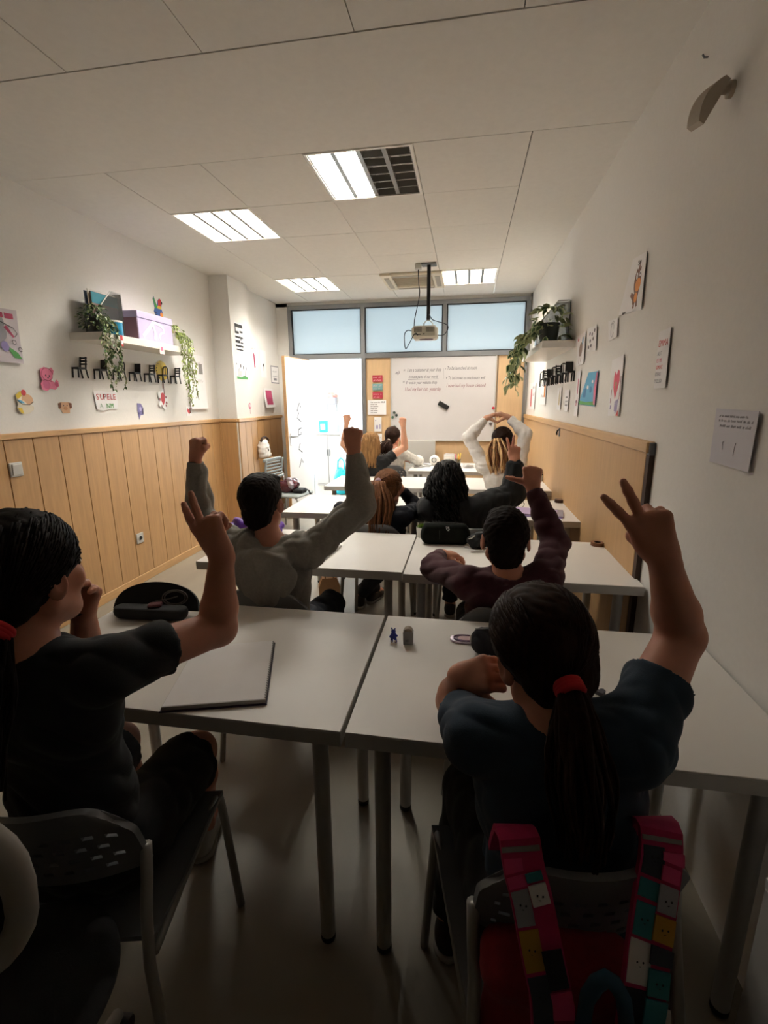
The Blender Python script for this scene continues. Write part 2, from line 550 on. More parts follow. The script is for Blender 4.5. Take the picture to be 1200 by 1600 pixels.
class Vol:
    def __init__(self): self.p = []
    def cap(self, a, b, ra, rb=None, k=.02, cut=None, sub=False):
        self.p.append(('c', np.array(a, float), np.array(b, float), ra, ra if rb is None else rb, k, cut, sub)); return self
    def chain(self, pts, rs, k=.01):
        for i in range(len(pts) - 1): self.cap(pts[i], pts[i + 1], rs[i], rs[i + 1], k)
        return self
    def ell(self, c, r, R=None, k=.02, cut=None, sub=False):
        self.p.append(('e', np.array(c, float), np.array(r, float), np.eye(3) if R is None else np.array(R, float), None, k, cut, sub)); return self
    def surface(self, vox, cuts=None, fold=None):
        lo = np.full(3, 1e9); hi = np.full(3, -1e9); bb = []
        for q in self.p:
            if q[0] == 'c':
                r = max(q[3], q[4]); a = np.minimum(q[1], q[2]) - r; b = np.maximum(q[1], q[2]) + r
            else:
                e = np.abs(q[3]) @ q[2]; a = q[1] - e; b = q[1] + e
            bb.append((a, b))
            if not q[7]: lo = np.minimum(lo, a); hi = np.maximum(hi, b)
        lo -= 4 * vox + .012; hi += 4 * vox + .012
        n = np.ceil((hi - lo) / vox).astype(int) + 1
        D = np.full(n, .06, np.float32)
        for q, (a, b) in zip(self.p, bb):
            k = q[5]; m = max(k, .004) + 3 * vox
            i0 = np.clip(np.floor((a - m - lo) / vox).astype(int), 0, n - 1)
            i1 = np.clip(np.ceil((b + m - lo) / vox).astype(int) + 1, 1, n)
            if np.any(i1 <= i0): continue
            ax = [(lo[j] + vox * np.arange(i0[j], i1[j])).astype(np.float32) for j in range(3)]
            gx, gy, gz = ax[0][:, None, None], ax[1][None, :, None], ax[2][None, None, :]
            if q[0] == 'c':
                A = q[1].astype(np.float32); AB = (q[2] - q[1]).astype(np.float32); L = float(AB @ AB) + 1e-12
                px, py, pz = gx - A[0], gy - A[1], gz - A[2]
                t = np.clip((px * AB[0] + py * AB[1] + pz * AB[2]) / L, 0, 1)
                d = np.sqrt((px - t * AB[0]) ** 2 + (py - t * AB[1]) ** 2 + (pz - t * AB[2]) ** 2) - (q[3] + (q[4] - q[3]) * t)
            else:
                C, r, R = q[1], q[2], q[3]
                px, py, pz = gx - C[0], gy - C[1], gz - C[2]
                l = [(px * R[0, j] + py * R[1, j] + pz * R[2, j]) for j in range(3)]
                k0 = np.sqrt(sum((l[j] / r[j]) ** 2 for j in range(3)))
                k1 = np.sqrt(sum((l[j] / r[j] ** 2) ** 2 for j in range(3))) + 1e-9
                d = k0 * (k0 - 1) / k1
            if q[6] is not None:
                for P, N in q[6]:
                    N = nrm(N)
                    d = np.maximum(d, (gx - P[0]) * N[0] + (gy - P[1]) * N[1] + (gz - P[2]) * N[2])
            s = tuple(slice(i0[j], i1[j]) for j in range(3))
            o = D[s]
            if q[7]:
                h = np.maximum(k - np.abs(o + d), 0) / max(k, 1e-6)
                D[s] = np.maximum(o, -d) + h * h * k * .25
            else:
                h = np.maximum(k - np.abs(o - d), 0) / max(k, 1e-6)
                D[s] = np.minimum(o, d) - h * h * k * .25
        if cuts:
            gx, gy, gz = [(lo[j] + vox * np.arange(n[j])).astype(np.float32) for j in range(3)]
            for P, N in cuts:
                N = nrm(N)
                D = np.maximum(D, ((gx - P[0]) * N[0])[:, None, None] + ((gy - P[1]) * N[1])[None, :, None] + ((gz - P[2]) * N[2])[None, None, :])
        return surface_net(D, lo, vox, fold)

def surface_net(D, lo, vox, fold=None):
    S = D < 0
    c = S[:-1, :-1, :-1].astype(np.int8)
    for dx, dy, dz in ((0, 0, 1), (0, 1, 0), (0, 1, 1), (1, 0, 0), (1, 0, 1), (1, 1, 0), (1, 1, 1)):
        c = c + S[dx:S.shape[0] - 1 + dx, dy:S.shape[1] - 1 + dy, dz:S.shape[2] - 1 + dz]
    I = np.argwhere((c > 0) & (c < 8))
    idx = np.full(c.shape, -1, np.int32)
    idx[I[:, 0], I[:, 1], I[:, 2]] = np.arange(len(I))
    cor = [(x, y, z) for x in (0, 1) for y in (0, 1) for z in (0, 1)]
    val = {q: D[I[:, 0] + q[0], I[:, 1] + q[1], I[:, 2] + q[2]] for q in cor}
    acc = np.zeros((len(I), 3)); cnt = np.zeros(len(I))
    for a in cor:
        for j in range(3):
            if a[j] == 0:
                b = list(a); b[j] = 1; b = tuple(b)
                va, vb = val[a], val[b]
                m = (va < 0) != (vb < 0)
                t = np.where(m, va / np.where(m, va - vb, 1), 0)
                p = np.array(a, float)[None, :] + t[:, None] * (np.array(b) - np.array(a))[None, :]
                acc += p * m[:, None]; cnt += m
    P = lo + vox * (I + acc / cnt[:, None])
    G = np.stack([sum((1 if q[j] else -1) * val[q] for q in cor) for j in range(3)], 1)
    G /= (np.linalg.norm(G, axis=1, keepdims=True) + 1e-9)
    if fold is not None:
        P = P + G * fold(P)[:, None]
    F = []
    for j in range(3):
        sl0 = [slice(None)] * 3; sl1 = [slice(None)] * 3
        sl0[j] = slice(0, -1); sl1[j] = slice(1, None)
        A, B = S[tuple(sl0)], S[tuple(sl1)]
        E = np.argwhere(A != B)
        u, v = (j + 1) % 3, (j + 2) % 3
        E = E[(E[:, u] > 0) & (E[:, v] > 0) & (E[:, u] < S.shape[u] - 1) & (E[:, v] < S.shape[v] - 1)]
        def at(du, dv):
            q = E.copy(); q[:, u] -= du; q[:, v] -= dv
            return idx[q[:, 0], q[:, 1], q[:, 2]]
        Q = np.stack([at(0, 0), at(1, 0), at(1, 1), at(0, 1)], 1)
        inside = A[E[:, 0], E[:, 1], E[:, 2]]
        Q[~inside] = Q[~inside][:, ::-1]
        F.append(Q)
    F = np.concatenate(F)
    F = F[(F >= 0).all(1)]
    return P, F

def np_mesh(name, P, F, m, parent=None):
    me = bpy.data.meshes.new(name)
    me.vertices.add(len(P)); me.vertices.foreach_set('co', np.asarray(P, np.float32).ravel())
    me.loops.add(F.size); me.loops.foreach_set('vertex_index', F.astype(np.int32).ravel())
    me.polygons.add(len(F)); me.polygons.foreach_set('loop_start', np.arange(len(F), dtype=np.int32) * 4)
    me.polygons.foreach_set('use_smooth', np.ones(len(F), bool))
    me.update(calc_edges=True)
    me.materials.append(m)
    o = bpy.data.objects.new(name, me); COL.objects.link(o)
    if parent is not None: o.parent = parent
    return o

def folds(amp, f, seed):
    r = np.random.default_rng(seed)
    W = r.normal(size=(5, 3)); W /= np.linalg.norm(W, axis=1, keepdims=True)
    ph = r.uniform(0, 6, 5)
    def fn(P):
        w = .35 * np.sin(P @ W[3] * f * .45 + ph[3]) + .35 * np.sin(P @ W[4] * f * .6 + ph[4])
        s = sum(np.sin(P @ W[i] * f * (1 + .5 * i) + ph[i] + 3.2 * w) / (1 + .5 * i) for i in range(3))
        return amp * (np.abs(s) - .8)
    return fn

# ---- hands
def hand(v, W, d, n, side, spec, s=1.0, r0=.024):
    """W wrist, d towards the knuckles, n the way the palm faces, side the thumb side"""
    W = np.array(W, float); d = nrm(d); side = nrm(np.array(side) - d * np.dot(side, d)); n2 = np.cross(d, side)
    n = n2 if np.dot(n2, n) > 0 else -n2
    offs = (.030, .010, -.010, -.028); plen = (.079, .082, .078, .071)
    flen = (.066, .073, .068, .054); rad = (.0088, .009, .0086, .0076)
    K = [W + (d * plen[i] + side * offs[i]) * s for i in range(4)]
    v.cap(W - d * .01 * s, W + d * .02 * s, r0 * s, r0 * 1.02 * s, .012)
    for i in range(4):
        v.cap(W + (d * .012 + side * offs[i] * .45) * s, K[i], .0155 * s, .0118 * s, .012)
    v.ell(W + (d * .035 + side * .022 + n * .008) * s, (.016 * s, .026 * s, .016 * s), np.stack([side, d, n], 1), .014)
    for i in range(4):
        a1, a2, a3, sp = spec['f'][i]
        ds = nrm(d * math.cos(sp) + side * math.sin(sp))
        p = K[i]; pts = [p]; a = 0
        for L, q in zip((.46, .30, .24), (a1, a2, a3)):
            a += math.radians(q)
            p = p + (ds * math.cos(a) + n * math.sin(a)) * flen[i] * L * s; pts.append(p)
        r = rad[i] * s
        v.chain(pts, [r * 1.1, r * 1.02, r * .94, r * .80], .004)
    T = W + (d * .018 + side * .018 + n * .006) * s; pts = [T]; p = T
    for (x, y, z), L in zip(spec['t'], (.038, .030, .025)):
        p = p + nrm(d * x + side * y + n * z) * L * s; pts.append(p)
    v.chain(pts, [.0135 * s, .0115 * s, .0098 * s, .0078 * s], .008)
    return K

FIST = dict(f=[(82, 95, 60, 0)] * 4, t=[(.75, .5, .4), (.35, -.45, .8), (.0, -1, .25)])
THUMB = dict(f=[(85, 95, 60, 0)] * 4, t=[(.35, .9, .15), (.3, .95, 0), (.25, .95, -.05)])
VSIGN = dict(f=[(8, 6, 5, .20), (4, 6, 5, -.14), (75, 90, 55, 0), (80, 90, 55, 0)], t=[(.75, .3, .6), (.3, -.5, .8), (.1, -1, .3)])
RELAX = dict(f=[(25, 30, 20, .05), (30, 30, 20, 0), (35, 35, 20, -.03), (40, 35, 20, -.08)], t=[(.7, .7, .3), (.8, .4, .3), (.9, .1, .3)])
FLAT = dict(f=[(8, 10, 8, .06), (8, 10, 8, 0), (10, 10, 8, -.04), (12, 12, 8, -.1)], t=[(.7, .7, .1), (.8, .5, .1), (.9, .3, .1)])
CURVE = dict(f=[(42, 34, 24, .0), (44, 36, 24, 0), (46, 36, 24, 0), (50, 36, 24, 0)], t=[(.75, .6, .3), (.85, .25, .35), (.9, .0, .35)])

M_skin = mat('skin', '#c98a70', .55, var=.05, scale=30, sub=.12, bump=.04, bscale=400)
M_skin2 = mat('fair skin', '#d6a184', .55, var=.05, scale=30, sub=.12, bump=.04, bscale=400)
M_eye = mat('eye white', '#e8e4de', .2)
M_iris = mat('dark iris', '#2a1a10', .2)
def hairmat(name, a, var=.4): return mat(name, a, .62, var=var, scale=22, stretch=(4, 4, .3), bump=.12, bscale=90, spec=.10)
M_hdark = hairmat('near black hair', '#17100d')
M_hbrown = hairmat('dark brown hair', '#2b1a12')
M_hmid = hairmat('chestnut hair', '#6b452c')
M_hblond = hairmat('dark blond hair', '#8a6743')
M_hstreak = hairmat('blond streaked hair', '#d2ab7c', .3)

def head_frame(face, roll=0.0):
    f = nrm(face); r = nrm(np.cross(f, (0, 0, 1))); u = np.cross(r, f)
    c, s = math.cos(roll), math.sin(roll)
    r2 = r * c + u * s; u2 = u * c - r * s      # roll > 0 tips the head to its left
    return r2, f, u2

def person(name, label, J, face, roll=0.0, hands=None, skin=None, hair='short', hairm=None, top='tee', topm=None, legm=None, shoem=None,
           s=1.0, vox=.006, tie=None, tiem=None, tail_to=None, base=None, seated=True, sleeve=.5, collar=.0, extra=None, seed=1, legs=True, fold=.004, armk=1.0, hs=.93, tail_r=.03, tailm=None, wisps=False):
    skin = skin or M_skin
    J = {k: np.array(q, float) for k, q in J.items()}
    root = thing(name, label, 'person', tuple(base))
    inv = np.array(base, float)
    def put(nm, PF, m): return np_mesh(nm, PF[0] - inv, PF[1], m, root)
    Hd = J['head']; r, f, u = head_frame(face, roll); RH = np.stack([r, f, u], 1)
    def L(a, b, c): return Hd + (r * a + f * b + u * c) * s
    nb = J['neck']; pel = J['pel']; shL, shR = J['shL'], J['shR']
    tu = nrm(nb - pel); tr_ = shR - shL; tr_ = nrm(tr_ - tu * np.dot(tr_, tu)); tf = np.cross(tu, tr_); RT = np.stack([tr_, tf, tu], 1)
    mid = (shL + shR) / 2; tl = np.linalg.norm(nb - pel)
    chest = nb - tu * .15 * s + tf * .015; belly = pel + tu * .16 * s + tf * .01
    # -- skin body
    v = Vol()
    v.ell(chest, (.125 * s, .078 * s, .14 * s), RT, .03); v.ell(belly, (.11 * s, .078 * s, .13 * s), RT, .05)
    v.ell(pel, (.13 * s, .09 * s, .09 * s), RT, .04)
    for S in (shL, shR): v.cap(nb - tu * .03, S - tu * .012, .042 * s, .046 * s, .04)
    v.cap(nb - tu * .03, Hd - u * .045 * s - f * .012 * s, .050 * s, .046 * s, .025)
    # head: cranium, face, jaw, nose, lips, ears, eye sockets
    v.ell(L(0, -.012, .026), (.070 * s, .088 * s, .082 * s), RH, .012)
    v.ell(L(0, .028, -.035), (.056 * s, .060 * s, .075 * s), RH, .03)
    v.ell(L(0, .055, -.088), (.026 * s, .024 * s, .020 * s), RH, .025)
    for q in (-1, 1):
        v.cap(L(q * .050, -.005, -.055), L(q * .02, .058, -.085), .020 * s, .017 * s, .025)
        v.ell(L(q * .036, .060, -.022), (.022 * s, .018 * s, .020 * s), RH, .02)
        v.ell(L(q * .031, .092, .008), (.015 * s, .012 * s, .010 * s), RH, .01, sub=True)
        v.cap(L(q * .016, .078, .024), L(q * .046, .066, .026), .008 * s, .006 * s, .012)
        eR = np.stack([nrm(r * .93 - f * .35 * q * 0 + f * -.37 * q), nrm(f * .93 + r * .37 * q), u], 1)
        v.ell(L(q * (.081 if hair == 'short' else .076), -.008, -.012), (.007 * s, .019 * s, .030 * s), eR, .006)
        v.ell(L(q * (.088 if hair == 'short' else .083), -.003, -.008), (.005 * s, .010 * s, .017 * s), eR, .004, sub=True)
    v.cap(L(0, .086, .012), L(0, .104, -.026), .0075 * s, .0105 * s, .010)
    for q in (-1, 1): v.cap(L(q * .009, .090, -.028), L(q * .010, .094, -.028), .008 * s, k=.006)
    v.ell(L(0, .083, -.055), (.021 * s, .010 * s, .006 * s), RH, .006); v.ell(L(0, .080, -.066), (.018 * s, .010 * s, .007 * s), RH, .005)
    # arms and hands
    a = armk * s
    for q in 'LR':
        S, E, W = J['sh' + q], J['el' + q], J['wr' + q]
        v.cap(S, E, .044 * a, .036 * a, .025)
        m = E + (W - E) * .3
        v.cap(E, m, .036 * a, .036 * a, .015); v.cap(m, W, .036 * a, .0225 * a, .012)
        if hands and q in hands:
            h = hands[q]
            sd = np.cross(h['d'], h['n']) if q == 'R' else np.cross(h['n'], h['d'])
            hand(v, W, h['d'], h['n'], sd, h['spec'], h.get('s', hs) * s, .0235)
    if legs:
        for q in 'LR':
            hp, kn, an, to = J['hip' + q], J['kn' + q], J['an' + q], J['to' + q]
            v.cap(hp, kn, .072 * s, .052 * s, .03); m = kn + (an - kn) * .3
            v.cap(kn, m, .05 * s, .05 * s, .02); v.cap(m, an, .05 * s, .033 * s, .02)
            v.cap(an, to + V3(0, 0, .01), .034 * s, .028 * s, .02)
    body = put('body', v.surface(vox), skin)
    # eyes
    for q in (-1, 1):
        b = MB(); c = L(q * .031, .0725, .008) - inv
        b.cur = 0; b.ball(c, .011 * s, 10); b.cur = 1; b.ball(c + f * .0055 * s, .0075 * s, 8)
        b.build('eye', [M_eye, M_iris], root, True)
    # -- top
    c = Vol(); g = .012
    lo_cut = pel - tu * .03 * s
    c.ell(chest, (.133 * s + g, .088 * s + g, .15 * s), RT, .03); c.ell(belly, (.118 * s + g, .088 * s + g, .15 * s), RT, .05)
    c.ell(pel + tu * .03, (.134 * s + g, .095 * s + g, .11 * s), RT, .04)
    for S in (shL, shR): c.cap(nb - tu * .035, S - tu * .010, .046 * s + g * .6, .050 * s + g * .6, .035)
    for q in 'LR':
        S, E, W = J['sh' + q], J['el' + q], J['wr' + q]
        if top == 'tee':
            e = S + (E - S) * sleeve
            c.cap(S, e + (E - S) * .3, .054 * a, .051 * a, .03, cut=[(e, E - S)])
        else:
            lw = .0 if top != 'hoodie' else .006
            cu = W - nrm(W - E) * .012
            c.cap(S, E, .056 * a + lw, .050 * a + lw, .03); m = E + (W - E) * .3
            c.cap(E, m, .050 * a + lw, .047 * a + lw, .02)
            c.cap(m, E + (W - E) * .8, .047 * a + lw, .036 * a + lw * .5, .012)
            c.cap(E + (W - E) * .76, W + (W - E) * .2, .034 * a, .031 * a, .004, cut=[(cu, W - E)])
    cuts = [(lo_cut, -tu)]
    nd = nrm(Hd - u * .05 - nb)
    c.cap(nb + nd * .0, nb + nd * .2, .050 * s + collar, .075 * s, .012, sub=True)
    if top == 'hoodie':
        for i in range(12):
            an = -.2 + (math.pi + .4) * i / 12; an2 = -.2 + (math.pi + .4) * (i + 1) / 12
            P = [nb + tr_ * math.cos(w) * .105 * s - tf * (math.sin(w) * .088 - .012) * s - tu * (.0 + .05 * max(0, math.sin(w))) * s for w in (an, an2)]
            c.cap(P[0], P[1], .032 * s, .032 * s, .025)
        c.ell(nb - tf * .105 * s - tu * .10 * s, (.13 * s, .035 * s, .10 * s), RT, .03)
        c.ell(nb - tf * .115 * s - tu * .165 * s, (.085 * s, .032 * s, .07 * s), RT, .03)
    elif top == 'sweat':
        for i in range(14):
            w1, w2 = 2 * math.pi * i / 14, 2 * math.pi * (i + 1) / 14
            P = [nb + (tr_ * math.cos(w) * .060 + tf * math.sin(w) * .058) * s + nd * .004 for w in (w1, w2)]
            c.cap(P[0], P[1], .009, .009, .008)
    nm = {'tee': 't_shirt', 'hoodie': 'hoodie', 'sweat': 'sweatshirt', 'jacket': 'jacket', 'long': 'long_sleeved_top'}[top]
    put(nm, c.surface(max(vox, .005), cuts, folds(fold, 52, seed)), topm)
    # -- trousers, shoes
    if legs:
        t = Vol()
        t.ell(pel, (.145 * s, .105 * s, .10 * s), RT, .04)
        for q in 'LR':
            hp, kn, an, to = J['hip' + q], J['kn' + q], J['an' + q], J['to' + q]
            t.cap(hp, kn, .086 * s, .068 * s, .04)
            if extra != 'shorts':
                t.cap(kn, an, .066 * s, .052 * s, .02, cut=[(an + V3(0, 0, .02), an - kn)])
            else:
                t.p[-1] = ('c', hp, kn, .09 * s, .082 * s, .04, [(hp + (kn - hp) * .86, kn - hp)], False)
        put('shorts' if extra == 'shorts' else 'trousers', t.surface(max(vox, .006), None, folds(.004, 45, seed + 3)), legm)
        for q in 'LR':
            an, to = J['an' + q], J['to' + q]
            d = nrm((to - an) * (1, 1, 0)); sd = np.cross(d, (0, 0, 1)); hl = np.array((an[0], an[1], 0)) - d * .035
            z = V3(0, 0, 1)
            sh = Vol()
            sh.cap(hl + z * .036, hl + d * .10 + z * .034, .036, .036, .02).cap(hl + d * .10 + z * .032, hl + d * .185 + z * .026, .036, .028, .02)
            sh.cap(hl + d * .015 + z * .06, hl + d * .06 + z * .075, .038, .034, .02)
            sh.cap(an + V3(0, 0, .03), an + V3(0, 0, .2), .032, .034, .01, sub=True)
            so = put('shoe', sh.surface(.006, [(z * .004, -z)]), shoem)
            b = Vol(); b.cap(hl + z * .012, hl + d * .185 + z * .012, .041, .034, .02)
            np_mesh('sole', *(lambda pf: (pf[0] - inv, pf[1]))(b.surface(.007, [(z * .0, -z), (z * .018, z)])), mat('shoe sole rubber', '#a9a49c', .7), so)
    # -- hair
    hm = hairm or M_hdark
    h = Vol()
    G = .013 * s if hair != 'short' else .010 * s
    pl = [(L(0, .078, .058), r * 0 + f * .66 - u * .75)]
    if hair == 'short':
        h.ell(L(0, -.014, .030), (.071 * s + G, .089 * s + G, .083 * s + G), RH, .01, cut=pl)
        h.ell(L(0, -.050, -.040), (.060 * s, .045 * s, .064 * s), RH, .02)
        h.ell(L(0, .058, .088), (.058 * s, .03 * s, .022 * s), RH, .03)
        for q in (-1, 1): h.ell(L(q * .092, .004, -.016), (.022 * s, .026 * s, .036 * s), RH, .006, sub=True)
        put('hair', h.surface(max(.004, vox * .8), None, folds(.0018, 160, seed)), hm)
    else:
        h.ell(L(0, -.014, .030), (.072 * s + G, .090 * s + G, .084 * s + G), RH, .01, cut=[(L(0, .072, .066), f * .80 - u * .6)])
        h.ell(L(0, -.055, -.028), (.066 * s, .048 * s, .058 * s), RH, .02)
        ho = put('hair', h.surface(max(.004, vox * .8), None, folds(.0015, 130, seed)), hm)
        hair_strands(hair, root, inv, L, r, f, u, s, tie, tail_to, hm, G, seed, tail_r, tailm or hm, wisps)
    if tie is not None and tiem is not None:
        T = np.array(tie, float) - inv
        ax = nrm(np.array(tail_to, float) - np.array(tie, float)); ax = nrm(ax * .5 - f * .6)
        rr = .018 * s; e1 = nrm(np.cross(ax, (0, 0, 1) if abs(ax[2]) < .9 else (1, 0, 0))); e2 = np.cross(ax, e1)
        b = MB()
        for off in (-.006, 0, .006):
            b.tube([T + ax * off + (e1 * math.cos(w) + e2 * math.sin(w)) * rr for w in np.linspace(0, 2 * math.pi, 16, endpoint=False)], .007 * s, 6, closed=True)
        b.build('hair_tie', tiem, root, True)
    return root, J, RT, RH

def locks(paths, r0, r1, n=5, two=False):
    b = MB()
    for j, (P, k) in enumerate(paths):
        m = len(P); b.cur = (1 if j % 3 == 0 else 0) if two else 0
        b.tube(P, [(r0 + (r1 - r0) * i / (m - 1)) * k for i in range(m)], n, cap=True)
    return b

def hair_strands(kind, root, inv, L, r, f, u, s, tie, tail_to, hm, G, seed, tail_r, tm, wisps):
    g = np.random.default_rng(seed)
    R3 = np.stack([r, f, u], 1); C = L(0, -.014, .030)
    rad = np.array([.072 * s + G, .090 * s + G, .084 * s + G])
    def onto(p, lift=.0):
        l = R3.T @ (p - C); k = np.linalg.norm(l / rad)
        return C + R3 @ (l / k * (1 + lift))
    if kind == 'ponytail':
        T = np.array(tie, float); E = np.array(tail_to, float)
        paths = []
        for i in range(430):                     # combed back over the skull to the tie
            az = g.uniform(-2.5, 2.5); el = g.uniform(-.15, 1.0)
            st = V3(math.sin(az) * math.cos(el) * 1.0, math.cos(az) * math.cos(el), math.sin(el))
            if st[1] > .5 and st[2] < .45: continue
            if st[2] < .2 and st[1] > .05: continue
            p0 = C + R3 @ (st * rad)
            P = []
            for q in np.linspace(0, 1, 9):
                p = p0 * (1 - q) + T * q
                if q < .93: p = onto(p, .006 + g.uniform(0, .009))
                P.append(p - inv)
            paths.append((P, g.uniform(.7, 1.2)))
        locks(paths, .0025 * s, .0022 * s, 4).build('hair_strands', hm, root, True)
        paths = []
        ln = np.linalg.norm(E - T); dn = nrm(E - T); e1 = nrm(np.cross(dn, f) + 1e-3); e2 = np.cross(dn, e1)
        for i in range(150):
            a = g.uniform(0, 6.28); q = math.sqrt(g.uniform(0, 1)); l = ln * g.uniform(.72, 1.0)
            o1 = e1 * math.cos(a) * q + e2 * math.sin(a) * q; ph = g.uniform(0, 6)
            P = []
            for t in np.linspace(0, 1, 12):
                w = tail_r * s * (.4 + 1.0 * math.sin(min(1, t * 1.5) * math.pi * .5) - .45 * max(0, t - .5))
                sag = -f * .03 * s * math.sin(t * math.pi * .55)
                P.append(T + dn * l * t + o1 * w + sag + e1 * .006 * math.sin(t * 7 + ph) - inv)
            paths.append((P, g.uniform(.7, 1.3)))
        locks(paths, max(.005, tail_r * .13) * s, .0024 * s, 5, isinstance(tm, list)).build('ponytail', tm, root, True)
        if wisps:                             # loose wisps beside the face
            paths = []
            for i in range(16):
                q = 1 if i % 2 else -1
                a = L(q * (.080 + g.uniform(-.004, .006)), .03 + g.uniform(-.02, .02), .03)
                P = [a + (-u * t * g.uniform(.09, .13) + r * q * .012 * math.sin(t * 2.5)) * s - inv for t in np.linspace(0, 1, 7)]
                paths.append((P, 1))
            locks(paths, .0012 * s, .0005 * s, 4).build('loose_wisps', hm, root, True)['kind'] = 'stuff'
    else:
        paths = []
        curly = kind == 'curly'
        n = 210 if curly else 190
        E = np.array(tail_to, float); dn = nrm(E - C)
        for i in range(n):
            az = g.uniform(.75, 2 * math.pi - .75); el = g.uniform(-.2, .9)
            st = V3(math.sin(az) * math.cos(el), math.cos(az) * math.cos(el), math.sin(el))
            p = C + R3 @ (st * rad)
            l = abs(np.dot(E - p, dn)) * g.uniform(.8, 1.05)
            out = nrm(R3 @ (st * (1, 1, .0))); ph = g.uniform(0, 6); tw = g.uniform(22, 32)
            m = 34 if curly else 12
            P = []
            for t in np.linspace(0, 1, m):
                q = p + dn * l * t
                ll = R3.T @ (q - C); k = np.linalg.norm(ll[:2] / rad[:2])
                want = 1.05 + (.62 if curly else .10) * min(1, t * 1.6)
                if ll[2] > -.13 * s and k < want and k > 1e-3:
                    ll[:2] *= 1 + (want / k - 1) * min(1, t * 3 + .2) * .95
                    q = C + R3 @ ll
                if curly:
                    q = q + (out * math.cos(tw * t + ph) + np.cross(out, dn) * math.sin(tw * t + ph)) * .010 * min(1, t * 3)
                else:
                    q = q + np.cross(out, dn) * .005 * math.sin(t * 5 + ph) * t
                P.append(q - inv)
            paths.append((P, g.uniform(.7, 1.25)))
        (locks(paths, .0066 * s, .0034 * s, 4) if curly else locks(paths, .0072 * s, .003 * s, 5)).build('curls' if curly else 'loose_hair', hm, root, True)

# ------------------------------------------------------------------ desks
TZ = .735
def desk(x0, x1, y0, y1, label, first=[None]):
    cx, cy, w, d = (x0 + x1) / 2, (y0 + y1) / 2, x1 - x0, y1 - y0
    t = thing('desk', label, 'desk', (cx, cy, 0), 0, 'white classroom desks')
    MB().box((0, 0, TZ - .002), (w - .001, d - .001, .004), bev=.001).build('worktop', M_white, t)
    MB().box((0, 0, TZ - .022), (w, d, .036), bev=.001).build('edge_band', M_edge, t)
    for sx in (-1, 1):
        for sy in (-1, 1):
            x, y = sx * (w / 2 - .075), sy * (d / 2 - .075)
            l = MB().tube([(x, y, .02), (x, y, TZ - .04)], .0205, 14).box((x, y, TZ - .043), (.07, .07, .006)).build('leg', M_leg, t, 'auto')
            MB().lathe([(.019, 0), (.021, .004), (.021, .018), (.019, .022)], (x, y, 0), 14).build('foot', M_black, l, 'auto')
    return t
desk(-1.262, -.264, .915, 1.535, 'white desk with the open notebook, in the nearest row on the left')
desk(-.254, .738, .915, 1.535, 'white desk under the blue t-shirt girl, in the nearest row on the right')
desk(-1.262, -.262, 1.975, 2.60, 'white desk in front of the grey hoodie boy, second row on the left')
desk(-.256, .736, 1.955, 2.585, 'white desk holding the succulent and camouflage pencil case, second row on the right')
desk(-1.25, -.255, 3.035, 3.68, 'white desk under the ponytail girl in the dark jacket, third row on the left')
desk(-.250, .736, 3.035, 3.70, 'white desk with eyeglasses and lilac folder, third row on the right')
desk(-1.26, -.262, 4.085, 4.71, 'white desk behind the blond girl with both fists up, fourth row on the left')
desk(-.257, .736, 4.095, 4.73, 'white desk under the girl making a heart, fourth row on the right')
desk(-.62, .66, 5.15, 5.90, 'wide white teacher desk below the whiteboard, with round speakers')

